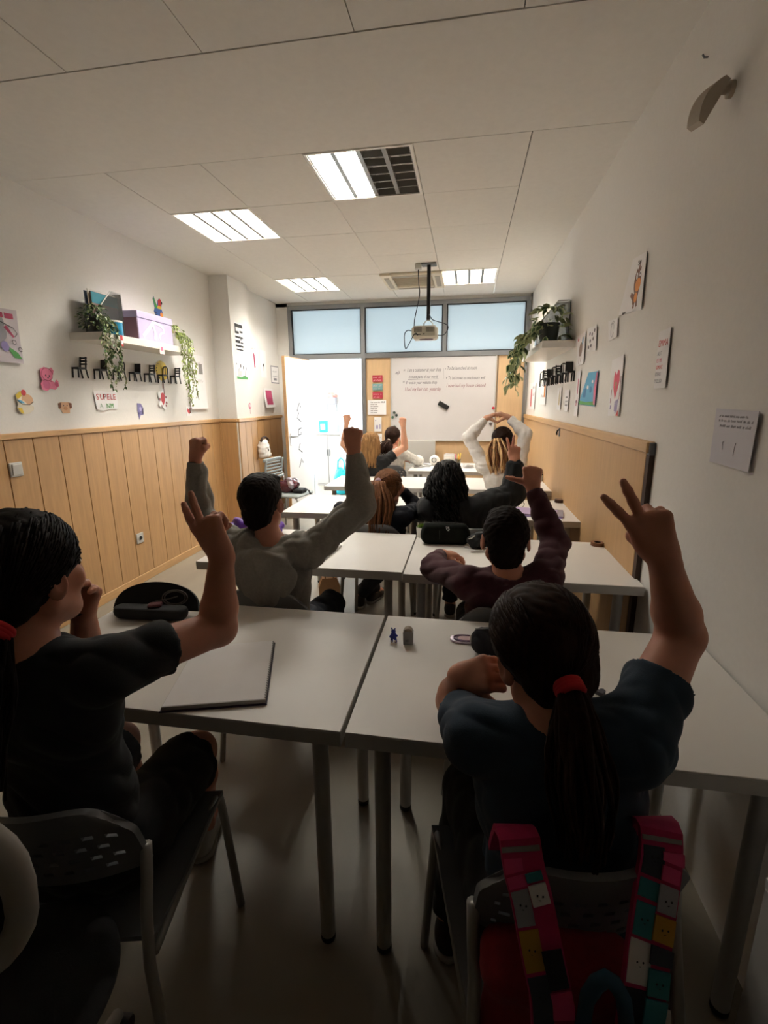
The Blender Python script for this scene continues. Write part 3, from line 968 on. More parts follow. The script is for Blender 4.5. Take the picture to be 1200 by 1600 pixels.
# ------------------------------------------------------------------ chairs
M_chair = mat('grey moulded plastic', '#727477', .5)
M_frame = mat('pale grey tube', '#a9a7a3', .35, metal=.3)
def make_chair(label, loc, rz, bw=.36, bh=.775):
    """faces +y; origin under the seat centre; perforated back on tubular legs"""
    t = thing('school_chair', label, 'chair', loc, rz, 'grey school chairs')
    b = MB()
    n = 14; pts = []
    for i in range(n + 1):
        y = -.19 + .38 * i / n
        z = .44 - .012 * math.sin(math.pi * i / n) - (.02 * max(0, i - 10) / 4 if i > 10 else 0)
        pts.append((y, z))
    vs = []; fs = []
    xs = [-.195, -.18, -.09, 0, .09, .18, .195]
    for dz in (0, -.012):
        for y, z in pts:
            for x in xs: vs.append((x * (1 - .08 * max(0, -y)), y, z + dz + .012 * (abs(x) / .19) ** 2))
    m = len(xs); off = (n + 1) * m
    for i in range(n):
        for j in range(m - 1):
            a = i * m + j
            fs.append((a, a + 1, a + m + 1, a + m)); fs.append((off + a, off + a + m, off + a + m + 1, off + a + 1))
    for i in range(n):
        a = i * m; fs.append((a, a + m, off + a + m, off + a)); a += m - 1; fs.append((a, off + a, off + a + m, a + m))
    for j in range(m - 1):
        fs.append((j, off + j, off + j + 1, j + 1)); a = n * m + j; fs.append((a, a + 1, off + a + 1, off + a))
    b.add(vs, fs); b.build('seat', M_chair, t, 'auto')
    # perforated backrest: a curved plate with rows of oblong holes
    nu, nv = 41, 19
    z0, z1 = bh - .19, bh
    def pt(i, j, o):
        u = (i / nu - .5); v = j / nv
        wv = bw * (1.0 if v < .72 else math.sqrt(max(.2, 1 - ((v - .72) / .28) ** 2 * .32)))
        x = u * wv
        z = z0 + (z1 - z0) * v - .05 * (abs(u * 2) ** 6) * v
        y = -.20 - .045 * v + .05 * (2 * u) ** 2
        return (x, y + o, z)
    vs = []; fs = []
    for o in (0, .014):
        for j in range(nv + 1):
            for i in range(nu + 1): vs.append(pt(i, j, o))
    W = nu + 1; off = W * (nv + 1)
    hole = lambda i, j: 0 <= i < nu and 0 <= j < nv and 3 <= i < nu - 3 and 3 <= j < nv - 4 and (j % 3 == 0) and ((i + (2 if (j // 3) % 2 else 0)) % 4 < 2)
    for j in range(nv):
        for i in range(nu):
            if hole(i, j): continue
            a = j * W + i
            fs.append((a, a + 1, a + W + 1, a + W)); fs.append((off + a, off + a + W, off + a + W + 1, off + a + 1))
            for (di, dj, p, q) in ((-1, 0, a, a + W), (1, 0, a + 1, a + W + 1), (0, -1, a, a + 1), (0, 1, a + W, a + W + 1)):
                if not (0 <= i + di < nu and 0 <= j + dj < nv) or hole(i + di, j + dj): fs.append((p, q, off + q, off + p))
    bo = MB().add(vs, fs).build('backrest', M_chair, t, 'auto')
    for s in (-1, 1):
        x = s * .185; xb = s * bw / 2
        MB().tube([(s * .215, -.235, 0), (x, -.205, .40), (xb, -.185, .50), (xb, -.165, z0 - .01), (xb, -.155, z0 + .05)], .0115, 9).build('leg', M_frame, t, True)
        MB().tube([(s * .205, .215, 0), (x, .195, .38), (x, .185, .415), (x, .16, .428), (x, 0, .424), (x, -.19, .41)], .0115, 9).build('leg', M_frame, t, True)
    MB().tube([(-.185, .1, .421), (.185, .1, .421)], .009, 8).tube([(-.185, -.14, .415), (.185, -.14, .415)], .009, 8).build('stretcher', M_frame, t, True)
    return t
c1 = make_chair('grey chair under the girl in the black t-shirt, front left', (-.795, .79, 0), R_(9))
dup(c1, (.178, .850, 0), R_(13), 'grey chair with the pink backpack over it, front right')
dup(c1, (-.75, 1.80, 0), R_(-2), 'grey chair under the boy in the grey hoodie')
dup(c1, (.165, 1.79, 0), R_(2), 'grey chair under the boy in the maroon sweatshirt')
dup(c1, (-.54, 2.87, 0), R_(0), 'grey chair under the ponytail girl in the third row')
dup(c1, (.05, 2.86, 0), R_(3), 'grey chair under the curly haired girl in the third row')
dup(c1, (.29, 3.90, 0), R_(0), 'grey chair under the girl making a heart, fourth row')
dup(c1, (-.97, 4.98, 0), R_(0), 'grey chair under the blond girl with both fists up')
dup(c1, (-.84, 5.50, 0), R_(0), 'grey chair under the pupil at the end of the teacher desk')

# ------------------------------------------------------------------ people
def seat_legs(pel, fwd, kz=.50, tl=.36, spread=.085, back=.0, kl=None, kr=None):
    f = nrm(np.array((fwd[0], fwd[1], 0))); r = np.cross(f, (0, 0, 1)); pel = np.array(pel, float)
    o = {}
    for q, s in (('L', -1), ('R', 1)):
        h = pel + r * s * spread
        k = h + f * tl + r * s * .03; k[2] = kz
        a = k + f * back + r * s * .01; a[2] = .085
        o['hip' + q] = h; o['kn' + q] = k; o['an' + q] = a; o['to' + q] = a + f * .12 - V3(0, 0, .05)
    return o
M_blackcloth = mat('black cotton', '#0d0d11', .9, var=.1, scale=40, bump=.15, bscale=500, sheen=.05)
M_tealcloth = mat('dark blue cotton', '#26384a', .9, var=.12, scale=30, bump=.15, bscale=500, sheen=.05)
M_greycloth = mat('heather grey fleece', '#8d8981', .95, var=.10, scale=120, bump=.25, bscale=600, sheen=.15)
M_maroon = mat('maroon fleece', '#421722', .95, var=.12, scale=120, bump=.2, bscale=600, sheen=.06)
M_navy = mat('navy nylon', '#10131c', .7, var=.1, scale=30, spec=.2)
M_whitecloth = mat('white jersey', '#efebe6', .95, var=.05, scale=60, bump=.15, bscale=500)
M_hoodw = mat('pale grey hoodie', '#d0cdc6', .95, var=.08, scale=60)
M_jean = mat('dark denim', '#161a24', .9, var=.15, scale=80)
M_shoew = mat('white trainer', '#c9c5bf', .6)
M_shoed = mat('dark trainer', '#2a211e', .7)
M_redtie = mat('red hair elastic', '#c3202a', .8)
M_whitetie = mat('white hair elastic', '#d9cfc6', .8)
M_pale = mat('pale lilac elastic', '#b79aa8', .8)

# 1 black t-shirt girl, front left
pel = (-.80, .73, .535)
J = dict(head=(-.815, .725, 1.160), neck=(-.805, .675, 1.035), pel=pel, shR=(-.665, .705, .985), elR=(-.550, .925, .968), wrR=(-.526, .925, 1.150),
         shL=(-.955, .735, .960), elL=(-.975, .985, .785), wrL=(-.878, .90, 1.0), **seat_legs(pel, (-.2, .98)))
J['knR'] = (-.735, 1.06, .50); J['anR'] = (-.838, 1.20, .085); J['toR'] = (-.87, 1.32, .035)
LG = person('person', 'girl in a black t-shirt, hand at mouth, two fingers raised, front left', J, (.10, 1, -.03), .0,
       hands=dict(R=dict(d=(-.50, .15, .85), n=(.1, .98, -.1), spec=dict(f=[(6, 8, 6, .12), (4, 6, 5, -.06), (70, 85, 50, 0), (70, 85, 50, -.05)], t=[(.75, .3, .6), (.3, -.5, .8), (.1, -1, .3)])),
                  L=dict(d=(.38, -.25, .86), n=(.25, -.92, -.25), spec=dict(f=[(20, 22, 16, .0), (22, 24, 16, 0), (24, 24, 16, 0), (28, 26, 18, 0)], t=[(.75, .6, .3), (.85, .25, .35), (.9, .0, .35)]))),
       hair='ponytail', hairm=M_hdark, top='tee', topm=M_blackcloth, legm=M_blackcloth, shoem=M_shoew, vox=.0038, tie=(-.770, .612, 1.100), tiem=M_redtie, tail_to=(-.748, .535, .85),
       base=(-.80, .73, 0), sleeve=.50, seed=11, extra='shorts', armk=1.08, hs=.98, s=1.02)
wb = MB().tube([(-.878 + .80 + .027 * math.cos(a) , .90 - .73 + .027 * math.sin(a), 1.0 + .006 * math.cos(a)) for a in np.linspace(0, 6.283, 18, endpoint=False)], .004, 6, closed=True).build('wristband', M_black, LG[0], True)
# 2 blue t-shirt girl, front right
pel = (.20, .76, .535)
J = dict(head=(.150, .835, 1.022), neck=(.170, .765, .945), pel=pel, shR=(.290, .745, .925), elR=(.405, .885, 1.050), wrR=(.343, .850, 1.210),
         shL=(.040, .775, .875), elL=(-.010, 1.00, .785), wrL=(.006, .93, .898), **seat_legs(pel, (-.12, .99), tl=.34))
J['knL'] = (.04, 1.05, .5); J['anL'] = (-.0, 1.05, .085)
person('person', 'girl in a dark blue t-shirt leaning on her hand, V sign up, front right', J, (-.30, .88, -.30), .16,
       hands=dict(R=dict(d=(-.42, .03, .90), n=(.05, 1, .0), spec=dict(f=[(6, 6, 5, .36), (4, 6, 5, .05), (75, 90, 55, 0), (78, 90, 55, -.05)], t=[(.75, .3, .6), (.3, -.5, .8), (.1, -1, .3)])),
                  L=dict(d=(.62, -.50, .45), n=(.55, .35, -.2), spec=dict(f=[(60, 70, 40, 0)] * 4, t=[(.75, .6, .2), (.7, .6, .1), (.6, .6, .2)]))),
       hair='ponytail', hairm=M_hbrown, top='tee', topm=M_tealcloth, legm=M_blackcloth, shoem=M_shoed, vox=.0038, tie=(.178, .722, 1.020), tiem=M_redtie, tail_to=(.185, .655, .78),
       base=(.20, .76, 0), sleeve=.55, seed=12, armk=1.04, s=1.03, tail_r=.036)
# 3 grey hoodie boy
pel = (-.75, 1.74, .535)
J = dict(head=(-.790, 1.73, 1.088), neck=(-.735, 1.675, .955), pel=pel, shL=(-.880, 1.675, .915), elL=(-1.10, 1.79, 1.005), wrL=(-1.082, 1.765, 1.255),
         shR=(-.585, 1.675, .915), elR=(-.400, 1.785, 1.075), wrR=(-.426, 1.785, 1.295), **seat_legs(pel, (0, 1)))
person('person', 'boy in a grey hoodie seen from behind with both fists raised', J, (.06, 1, -.05), .05,
       hands=dict(R=dict(d=(-.02, .02, 1), n=(0, 1, 0), spec=FIST), L=dict(d=(.08, 0, 1), n=(.5, .85, 0), spec=FIST)),
       hairm=M_hdark, top='hoodie', topm=M_greycloth, legm=M_jean, shoem=M_shoed, vox=.0045, base=(-.75, 1.74, 0), seed=13, fold=.0045, armk=1.02)
# 4 maroon boy
pel = (.165, 1.72, .535)
J = dict(head=(.152, 1.69, .990), neck=(.163, 1.635, .875), pel=pel, shL=(.025, 1.645, .835), elL=(-.118, 1.88, .800), wrL=(-.100, 2.075, .795),
         shR=(.288, 1.635, .865), elR=(.345, 1.80, .950), wrR=(.262, 1.885, 1.145), **seat_legs(pel, (0, 1)))
person('person', 'boy in a maroon sweatshirt with one fist raised and thumb out', J, (.0, 1, -.10), 0,
       hands=dict(R=dict(d=(-.05, .1, 1), n=(.0, 1, -.1), spec=THUMB), L=dict(d=(.85, .5, -.12), n=(0, 0, -1), spec=RELAX)),
       hairm=mat('very dark brown short hair', '#1a110e', .7, var=.4, scale=40, bump=.15, bscale=90, spec=.08), top='sweat', topm=M_maroon, legm=M_jean, shoem=M_shoed, vox=.0045, base=(.165, 1.72, 0), seed=14, fold=.0035, armk=1.02)
# 5 ponytail girl, third row
pel = (-.52, 2.80, .535)
J = dict(head=(-.468, 2.87, .945), neck=(-.488, 2.79, .845), pel=pel, shL=(-.625, 2.79, .790), elL=(-.80, 2.96, .785), wrL=(-.62, 3.10, .775),
         shR=(-.362, 2.78, .800), elR=(-.295, 3.05, .785), wrR=(-.405, 2.985, .925), **seat_legs(pel, (0, 1)))
J['anL'] = (-.66, 3.30, .085); J['toL'] = (-.62, 3.40, .03); J['anR'] = (-.74, 3.20, .085); J['toR'] = (-.76, 3.31, .03)
person('person', 'girl with a long brown ponytail and dark jacket holding her hand to her face', J, (.25, .95, -.15), 0,
       hands=dict(R=dict(d=(-.35, -.35, .85), n=(-.8, .2, -.3), spec=CURVE), L=dict(d=(.8, .5, 0), n=(0, 0, -1), spec=RELAX)),
       hair='ponytail', hairm=M_hmid, top='jacket', topm=M_navy, legm=M_jean, shoem=M_shoed, vox=.0055, tie=(-.512, 2.780, 1.005), tiem=M_pale, tail_to=(-.515, 2.73, .66),
       base=(-.52, 2.80, 0), seed=16, tail_r=.085)
# 6 curly girl
pel = (.05, 2.80, .535)
J = dict(head=(-.108, 2.87, 1.010), neck=(-.065, 2.80, .905), pel=pel, shL=(-.19, 2.80, .845), elL=(-.26, 3.03, .785), wrL=(-.12, 3.15, .775),
         shR=(.115, 2.80, .875), elR=(.290, 2.875, .935), wrR=(.287, 2.88, 1.135), **seat_legs(pel, (0, 1)))
person('person', 'girl with long dark curls in a black sweatshirt raising a V sign', J, (0, 1, -.06), -.06,
       hands=dict(R=dict(d=(-.08, 0, 1), n=(0, 1, 0), spec=VSIGN), L=dict(d=(.8, .5, 0), n=(0, 0, -1), spec=RELAX)),
       hair='curly', hairm=mat('black curly hair', '#100c0b', .5, var=.35, scale=40, spec=.14), top='sweat', topm=M_blackcloth, legm=M_jean, shoem=M_shoed, vox=.0055, tail_to=(-.10, 2.76, .73),
       base=(.02, 2.80, 0), seed=17, armk=1.42)
# 7 heart girl
HEART = dict(f=[(30, 34, 30, 0), (32, 36, 30, 0), (34, 36, 30, 0), (38, 36, 30, 0)], t=[(.55, .2, .8), (.5, -.05, .85), (.5, 0, .85)])
pel = (.29, 3.83, .535)
J = dict(head=(.280, 3.86, 1.160), neck=(.277, 3.79, 1.035), pel=pel, shL=(.140, 3.80, .985), elL=(.020, 3.84, 1.200), wrL=(.150, 3.89, 1.342),
         shR=(.412, 3.80, .985), elR=(.452, 3.84, 1.228), wrR=(.325, 3.89, 1.348), **seat_legs(pel, (0, 1)))
person('person', 'girl with a blond streaked ponytail in a white top making a heart over her head', J, (.05, 1, 0), 0,
       hands=dict(L=dict(d=(.78, .05, .45), n=(.5, .0, -.85), spec=HEART), R=dict(d=(-.78, .05, .45), n=(-.5, .0, -.85), spec=HEART)), skin=M_skin2,
       hair='ponytail', hairm=M_hbrown, top='long', topm=M_whitecloth, legm=M_jean, shoem=M_shoed, vox=.006, tie=(.235, 3.755, 1.190), tail_to=(.262, 3.70, .93), tailm=[M_hstreak, M_hmid],
       base=(.29, 3.83, 0), seed=18, tail_r=.075, s=.96)
# 8 blond girl
pel = (-.965, 4.80, .535)
J = dict(head=(-.965, 4.82, 1.055), neck=(-.965, 4.76, .935), pel=pel, shL=(-1.105, 4.77, .885), elL=(-1.262, 4.86, 1.045), wrL=(-1.228, 4.86, 1.265),
         shR=(-.820, 4.77, .885), elR=(-.622, 4.86, 1.020), wrR=(-.637, 4.86, 1.235), **seat_legs(pel, (0, 1), tl=.34))
person('person', 'girl with loose dark blond hair and black t-shirt, both fists up', J, (.1, 1, -.05), 0,
       hands=dict(R=dict(d=(-.05, 0, 1), n=(0, 1, 0), spec=FIST), L=dict(d=(-.02, 0, 1), n=(0, 1, 0), spec=FIST)), skin=M_skin2,
       hair='loose', hairm=M_hblond, top='tee', topm=M_blackcloth, legm=M_jean, shoem=M_shoed, vox=.006, tail_to=(-.965, 4.75, .82), base=(-.965, 4.80, 0), seed=20, sleeve=.5)
# 9 pupil at the end of the teacher desk
pel = (-.86, 5.45, .535)
J = dict(head=(-.832, 5.45, 1.075), neck=(-.832, 5.41, .965), pel=pel, shL=(-.96, 5.44, .90), elL=(-.93, 5.66, .82), wrL=(-.76, 5.74, .785),
         shR=(-.705, 5.41, .895), elR=(-.555, 5.53, .795), wrR=(-.60, 5.74, .785), **seat_legs(pel, (0, 1), tl=.3))
person('person', 'pupil with a dark ponytail in a pale grey hoodie leaning on the teacher desk', J, (.35, .93, -.1), 0,
       hands=dict(R=dict(d=(-.3, .9, 0), n=(0, 0, -1), spec=RELAX), L=dict(d=(.8, .5, 0), n=(0, 0, -1), spec=RELAX)),
       hair='ponytail', hairm=M_hbrown, top='long', topm=M_hoodw, legm=mat('teal cotton', '#0f7f86', .9), shoem=M_shoed, vox=.0065, tie=(-.863, 5.36, 1.049), tail_to=(-.915, 5.33, .875), tiem=M_whitetie,
       base=(-.86, 5.45, 0), seed=22, tail_r=.06)

# ------------------------------------------------------------------ things on the walls
def card(name, label, cat, fr, outline, m, marks=(), lift=0.0, ax='u', group=None, part='paper', t=.0012, off=.0015):
    us = [p[0] for p in outline]; vs = [p[1] for p in outline]
    w, h = max(us) - min(us), max(vs) - min(vs)
    def disp(u, v):
        if ax == 'u': q = (u - min(us)) / w
        elif ax == 'U': q = (max(us) - u) / w
        else: q = (max(vs) - v) / h
        return lift * max(0, q) ** 2
    o = thing(name, label, cat, tuple(fr[0]), 0, group)
    f0 = (Vector((0, 0, 0)),) + tuple(fr[1:])
    if len(outline) == 4 and lift:
        (a, b, c, d) = outline
        b_ = MB(); N = 8
        gr = [[(a[0] * (1 - i / N) * (1 - j / N) + b[0] * i / N * (1 - j / N) + c[0] * i / N * j / N + d[0] * (1 - i / N) * j / N,
                a[1] * (1 - i / N) * (1 - j / N) + b[1] * i / N * (1 - j / N) + c[1] * i / N * j / N + d[1] * (1 - i / N) * j / N) for i in range(N + 1)] for j in range(N + 1)]
        O, U, V, Nn = f0
        vv = [O + U * u + V * v + Nn * (off + t + disp(u, v)) for r in gr for u, v in r] + [O + U * u + V * v + Nn * (off + disp(u, v)) for r in gr for u, v in r]
        ff = []; K = (N + 1) ** 2
        for j in range(N):
            for i in range(N):
                q = j * (N + 1) + i
                ff += [(q, q + 1, q + N + 2, q + N + 1), (K + q, K + q + N + 1, K + q + N + 2, K + q + 1)]
        for i in range(N):
            for q, s_ in ((i, 1), (N * (N + 1) + i, 1)): ff.append((q, K + q, K + q + 1, q + 1))
            for q in (i * (N + 1), i * (N + 1) + N): ff.append((q, q + N + 1, K + q + N + 1, K + q))
        b_.add(vv, ff).build(part, m, o)
    else:
        MB().prism(outline, t, f0, off, disp).build(part, m, o)
    for i, (pn, loops, mm) in enumerate(marks):
        b_ = MB()
        if loops and isinstance(loops[0][0], (int, float)): loops = [loops]
        for L in loops: b_.prism(L, .0004, f0, off + t + .0003 + .0004 * i, disp)
        b_.build(pn, mm, o)
    return o
def scrawl(x0, y, x1, h, seed, w=.003):
    """a line of handwriting too small to read: little joined strokes"""
    g = random.Random(seed); out = []; x = x0
    while x < x1 - h * .6:
        n = g.randint(2, 6); pts = []
        for i in range(n * 2):
            pts.append((x, y + (h if i % 2 else 0) * g.uniform(.5, 1))); x += h * g.uniform(.25, .45)
            if x > x1: break
        if len(pts) > 1: out.append(strip(pts, w))
        x += h * .6
    return out
PK, RD, GN, YL, OR, BL, PU, BR = [colr(h) for h in ('#d76f8d', '#c02a30', '#4d9a4a', '#e2c23c', '#e08a2e', '#4f9fc8', '#8d7fb5', '#6d3d22')]
TAN = colr('#d8ab84'); SKY_ = colr('#58a8cf'); LIL = colr('#b9b0d6'); GREYM = colr('#8a8890'); MAG = colr('#a32a52'); TEAL = colr('#1f8fb5')

# left wall, near to far
card('coloring_page', 'colouring page with a grey animal and vegetables, cut by the left edge of the picture', 'drawing', fr_left(2.41, 1.865), [(-.17, -.15), (.175, -.15), (.195, .155), (-.15, .145)], mat('lilac paper', '#c9c0c6', .85),
     [('heading', [rect(-.12, .095, -.02, .125), rect(0, .098, .05, .128), rect(.06, .1, .10, .13), rect(.11, .1, .165, .13)], MAG), ('animal', [circ(.06, .02, .045, .05), circ(.03, .075, .014, .03), circ(.085, .075, .014, .028), circ(.05, -.045, .035, .03)], GREYM),
      ('cape', [(.09, .05), (.14, -.005), (.15, .0), (.11, .06)], MAG), ('carrot', [(-.02, -.04), (.03, -.12), (-.03, -.14), (-.07, -.06)], OR), ('tomato', [circ(-.02, -.115, .035)], RD),
      ('leaf_green', [[(.08, -.05), (.15, -.09), (.17, -.125), (.12, -.12)], circ(.0, -.06, .02, .03)], GN), ('aubergine', [circ(.075, -.06, .025, .03)], PU),
      ('outline', [strip([(-.06, .06), (.0, .09), (.08, .075), (.15, .05), (.17, .02), (.15, .0)], .004), strip(circ(.14, -.03, .012), .003), strip(circ(.17, -.07, .012), .003)], M_ink)], lift=.012, ax='v')
card('paper_cutout', 'pink paper bear cut-out on the left wall, sitting, below the shelf end', 'decoration', fr_left(2.745, 1.632),
     [(-.06, -.065), (-.02, -.075), (.01, -.06), (.05, -.065), (.085, -.04), (.085, -.01), (.07, .0), (.055, -.02), (.03, -.005), (.05, .03), (.06, .055), (.045, .075), (.02, .062), (-.015, .075), (-.05, .06), (-.055, .02), (-.045, -.01), (-.065, -.03)], PK,
     [('belly', [circ(-.015, -.035, .03, .028)], colr('#c45a80')), ('paw', [circ(.068, -.03, .014, .016)], colr('#b8486c')), ('face', [circ(-.012, .022, .005, .007), circ(.018, .02, .005, .007), circ(.004, .008, .006, .004)], M_ink), ('outline', [strip(circ(0, .03, .045, .04, 20), .004), strip([(-.05, -.01), (-.02, -.005), (.03, -.015)], .004)], colr('#8f2e4e'))], lift=.012, ax='U')
card('paper_cutout', 'paper cupcake cut-out with a red cherry on the left wall', 'decoration', fr_left(2.555, 1.485),
     [(-.055, -.05), (-.03, -.07), (.02, -.065), (.055, -.045), (.06, -.025), (.045, -.015), (.065, .005), (.05, .035), (.025, .055), (.0, .075), (-.03, .065), (-.055, .05), (-.06, .015), (-.05, -.01), (-.065, -.03)], colr('#e3d9c4'),
     [('icing', [circ(.02, .02, .04, .032)], TAN), ('sprinkle_blue', [(-.055, .02), (-.02, .012), (.0, -.005), (-.04, .0)], SKY_), ('sponge', [(-.06, .045), (-.02, .07), (-.015, .04), (-.05, .02)], YL), ('case', [(-.06, -.03), (-.04, -.06), (-.02, -.065), (-.03, -.03)], YL), ('cherry', [circ(.0, .06, .018)], RD),
      ('outline', [strip([(-.055, .015), (-.02, -.01), (.03, -.012), (.06, .005)], .004)], M_ink)], lift=.008, ax='U')
card('paper_cutout', 'small tan paper dog head cut-out low on the left wall', 'decoration', fr_left(2.855, 1.45),
     [(-.03, -.035), (.03, -.035), (.035, -.01), (.055, .0), (.055, .03), (.03, .038), (-.03, .038), (-.055, .03), (-.055, .0), (-.035, -.01)], TAN,
     [('ear', [[(-.055, .0), (-.035, .0), (-.03, .035), (-.055, .03)], [(.035, .0), (.055, .0), (.055, .03), (.03, .036)]], BR), ('muzzle', [circ(0, -.003, .016, .012)], colr('#c68e62')), ('eye_mark', [circ(-.014, .016, .004), circ(.014, .016, .004)], M_ink)])
o = card('hand_lettered_sign', 'wavy white paper with red and green coloured capital letters, hung under the hooks', 'sign', fr_left(3.235, 1.50),
         [(-.105, -.065), (-.04, -.075), (.03, -.062), (.105, -.066), (.12, .0), (.115, .07), (.02, .058), (-.06, .072), (-.12, .062), (-.112, .0)], M_paper, [], lift=.002, ax='U', off=.006)
f0 = (Vector((0, 0, 0)), Y_, Z_, X_)
def at_(f, u, v): return (f[0] + f[1] * u + f[2] * v, f[1], f[2], f[3])
for ch, u, c_ in (('S', -.10, RD), ('U', -.065, RD), ('P', -.03, BR), ('E', .005, RD), ('L', .04, RD), ('E', .07, RD)):
    text_obj(ch, .06, at_(f0, u, .005), c_, o, .0098, 'letter')
for ch, u, c_ in (('N', -.01, GN), ('M', .03, GN), ('A', -.075, colr('#9fb7a0'))):
    text_obj(ch, .048, at_(f0, u, -.055), c_, o, .0098, 'letter')
card('paper_cutout', 'tall narrow purple paper cut-out on the left wall', 'decoration', fr_left(3.615, 1.42),
     [(-.03, -.075), (-.01, -.04), (.03, -.035), (.035, .02), (.01, .055), (-.035, .058), (-.04, .0)], colr('#7c74a6'), [('face', [circ(-.002, .012, .014, .018)], LIL), ('hair_mark', [[(.012, -.03), (.03, -.028), (.033, .02), (.018, .01)], [(-.03, -.04), (-.02, -.02), (-.034, -.01)]], colr('#3c3358'))])
card('paper_flower', 'red and white paper flower cut-out hanging below the yellow disc', 'decoration', fr_left(3.925, 1.51),
     [(.07 * (1 + .18 * math.cos(5 * a)) * math.cos(a), .082 * (1 + .18 * math.cos(5 * a)) * math.sin(a)) for a in np.linspace(0, 2 * math.pi, 40, endpoint=False)], M_paper,
     [('centre', [[(-.03, -.01), (.0, -.05), (.03, -.01), (.035, .04), (.01, .06), (-.025, .05)]], RD), ('spot', [circ(-.05, .0, .01, .014), circ(.05, -.03, .012), circ(.04, -.055, .01), circ(-.03, -.055, .008), circ(.048, .02, .01)], colr('#7c1a22'))], lift=.01, ax='U')
card('yellow_disc', 'yellow cardboard smiling disc hanging from a chair shaped hook on the left', 'decoration', fr_left(3.955, 1.755), circ(0, 0, .085, .085, 28), YL,
     [('rim_marks', [circ(.072 * math.cos(a), .072 * math.sin(a), .006) for a in np.linspace(2.2, 4.1, 7)], M_ink), ('ribbon', [rect(-.006, -.20, .006, -.06)], BR)], off=.002)
card('paper_cutout', 'tiny red and white paper cut-out just above the left wooden rail', 'decoration', fr_left(4.32, 1.40), rect(-.045, -.045, .045, .045), M_paper, [('heart', [[(0, -.03), (.03, .0), (.02, .03), (0, .015), (-.02, .03), (-.03, .0)]], RD), ('dark_mark', [rect(.01, -.02, .03, .03)], BR)])
card('drawing_sheet', 'large pale pencil drawing beside the trailing plant, ending above the rail', 'drawing', fr_left(4.50, 1.70), [(-.16, -.28), (.15, -.28), (.17, .24), (-.15, .24)], M_paper,
     [('pencil_lines', scrawl(-.10, .15, .14, .03, 3, .004) + scrawl(-.1, .06, .1, .03, 4, .003) + scrawl(-.12, -.02, .12, .03, 5, .003) + [rect(.06, .06, .13, .16)], colr('#8f8c8c'))], lift=.02, ax='v')
card('paper_parrot', 'red, green and blue paper parrot cut-out above the lilac box', 'decoration', fr_left(4.00, 2.275),
     [(-.03, -.08), (.02, -.085), (.055, -.06), (.06, -.02), (.045, .01), (.06, .05), (.05, .08), (.03, .09), (.005, .065), (-.01, .02), (-.045, .095), (-.06, .07), (-.045, .0), (-.06, -.03)], colr('#3f62a8'),
     [('head', [(.005, .02), (.04, .02), (.06, .05), (.05, .08), (.03, .088), (.008, .065)], RD), ('wing', [(-.05, .09), (-.058, .07), (-.04, .0), (-.01, .0), (-.012, .02)], GN), ('breast', [(-.01, .0), (.045, .0), (.045, .025), (-.005, .025)], YL), ('flower', [circ(.04, -.045, .02)], OR), ('stripe', [rect(-.055, -.04, -.03, -.03), rect(-.05, -.06, -.03, -.05)], M_ink), ('beak', [circ(.056, .055, .008, .012)], M_ink)])
o = card('printed_sign', 'narrow white sign with black printed bars on the pillar', 'sign', fr_left(5.075, 2.165, -2.46), rect(-.105, -.155, .105, .15), M_paper,
         [('lettering_bar', [rect(-.09, .10, .09, .135), rect(-.09, .035, .0, .06), rect(.02, .05, .09, .07), rect(-.09, -.01, .09, .01), rect(-.09, -.06, .02, -.03), rect(.03, -.06, .09, -.045), rect(-.09, -.10, .09, -.08), rect(-.08, -.135, .08, -.12)] + [rect(-.09, .06, -.07, .1), rect(.03, -.03, .05, 0)], M_ink)])
card('drawing_sheet', 'drawing of thin trees on green grass on the pillar', 'drawing', fr_left(5.09, 1.815, -2.46), rect(-.14, -.09, .14, .09), M_paper,
     [('grass', [(-.13, -.085), (.13, -.085), (.13, -.06), (.05, -.045), (-.02, -.065), (-.13, -.06)], GN), ('trunk', [rect(x, -.06, x + .008, h_) for x, h_ in ((-.09, .02), (-.06, .03), (-.03, .0), (.07, .01))], colr('#6b6660')), ('blob', [circ(-.03, .055, .012, .02), circ(.04, .04, .01, .02), circ(.1, .03, .008, .02), circ(-.12, .07, .008)], M_ink)])
card('paper_balloon', 'small pink paper balloon at the foot of the pillar wall', 'decoration', fr_left(5.225, 1.42, -2.46), circ(0, .02, .03, .035, 14) , PK, [('string', [rect(-.003, -.07, .003, -.015)], MAG), ('shine', [circ(.006, .025, .012, .02)], M_paper)])
card('drawing_strip', 'narrow sheet with a pink stroke beyond the pillar', 'drawing', fr_left(5.62, 2.0, -2.55), rect(-.07, -.13, .07, .14), M_paper, [('pink_stroke', [[(-.01, -.11), (.025, -.11), (.015, .04), (-.02, .07)]], MAG), ('heading', scrawl(-.06, .1, .06, .02, 9, .004), GREYM)])
card('drawing_strip', 'pale sheet with one dark blot, right of the pink stroke sheet', 'drawing', fr_left(5.88, 1.955, -2.55), rect(-.09, -.17, .09, .16), M_paper, [('blot', [circ(0, -.02, .015, .02), rect(-.003, -.09, .003, -.03)], M_ink)])
card('framed_notice', 'grey framed notice nearest the open door on the left wall', 'sign', fr_left(6.24, 1.84, -2.55), rect(-.13, -.115, .13, .11), GREYM, [('sheet', [rect(-.115, -.1, .115, .098)], M_paper), ('print', scrawl(-.07, .03, .07, .02, 21, .004) + scrawl(-.07, -.03, .07, .015, 22, .004) + [rect(-.05, -.075, .05, -.045)], GREYM)])
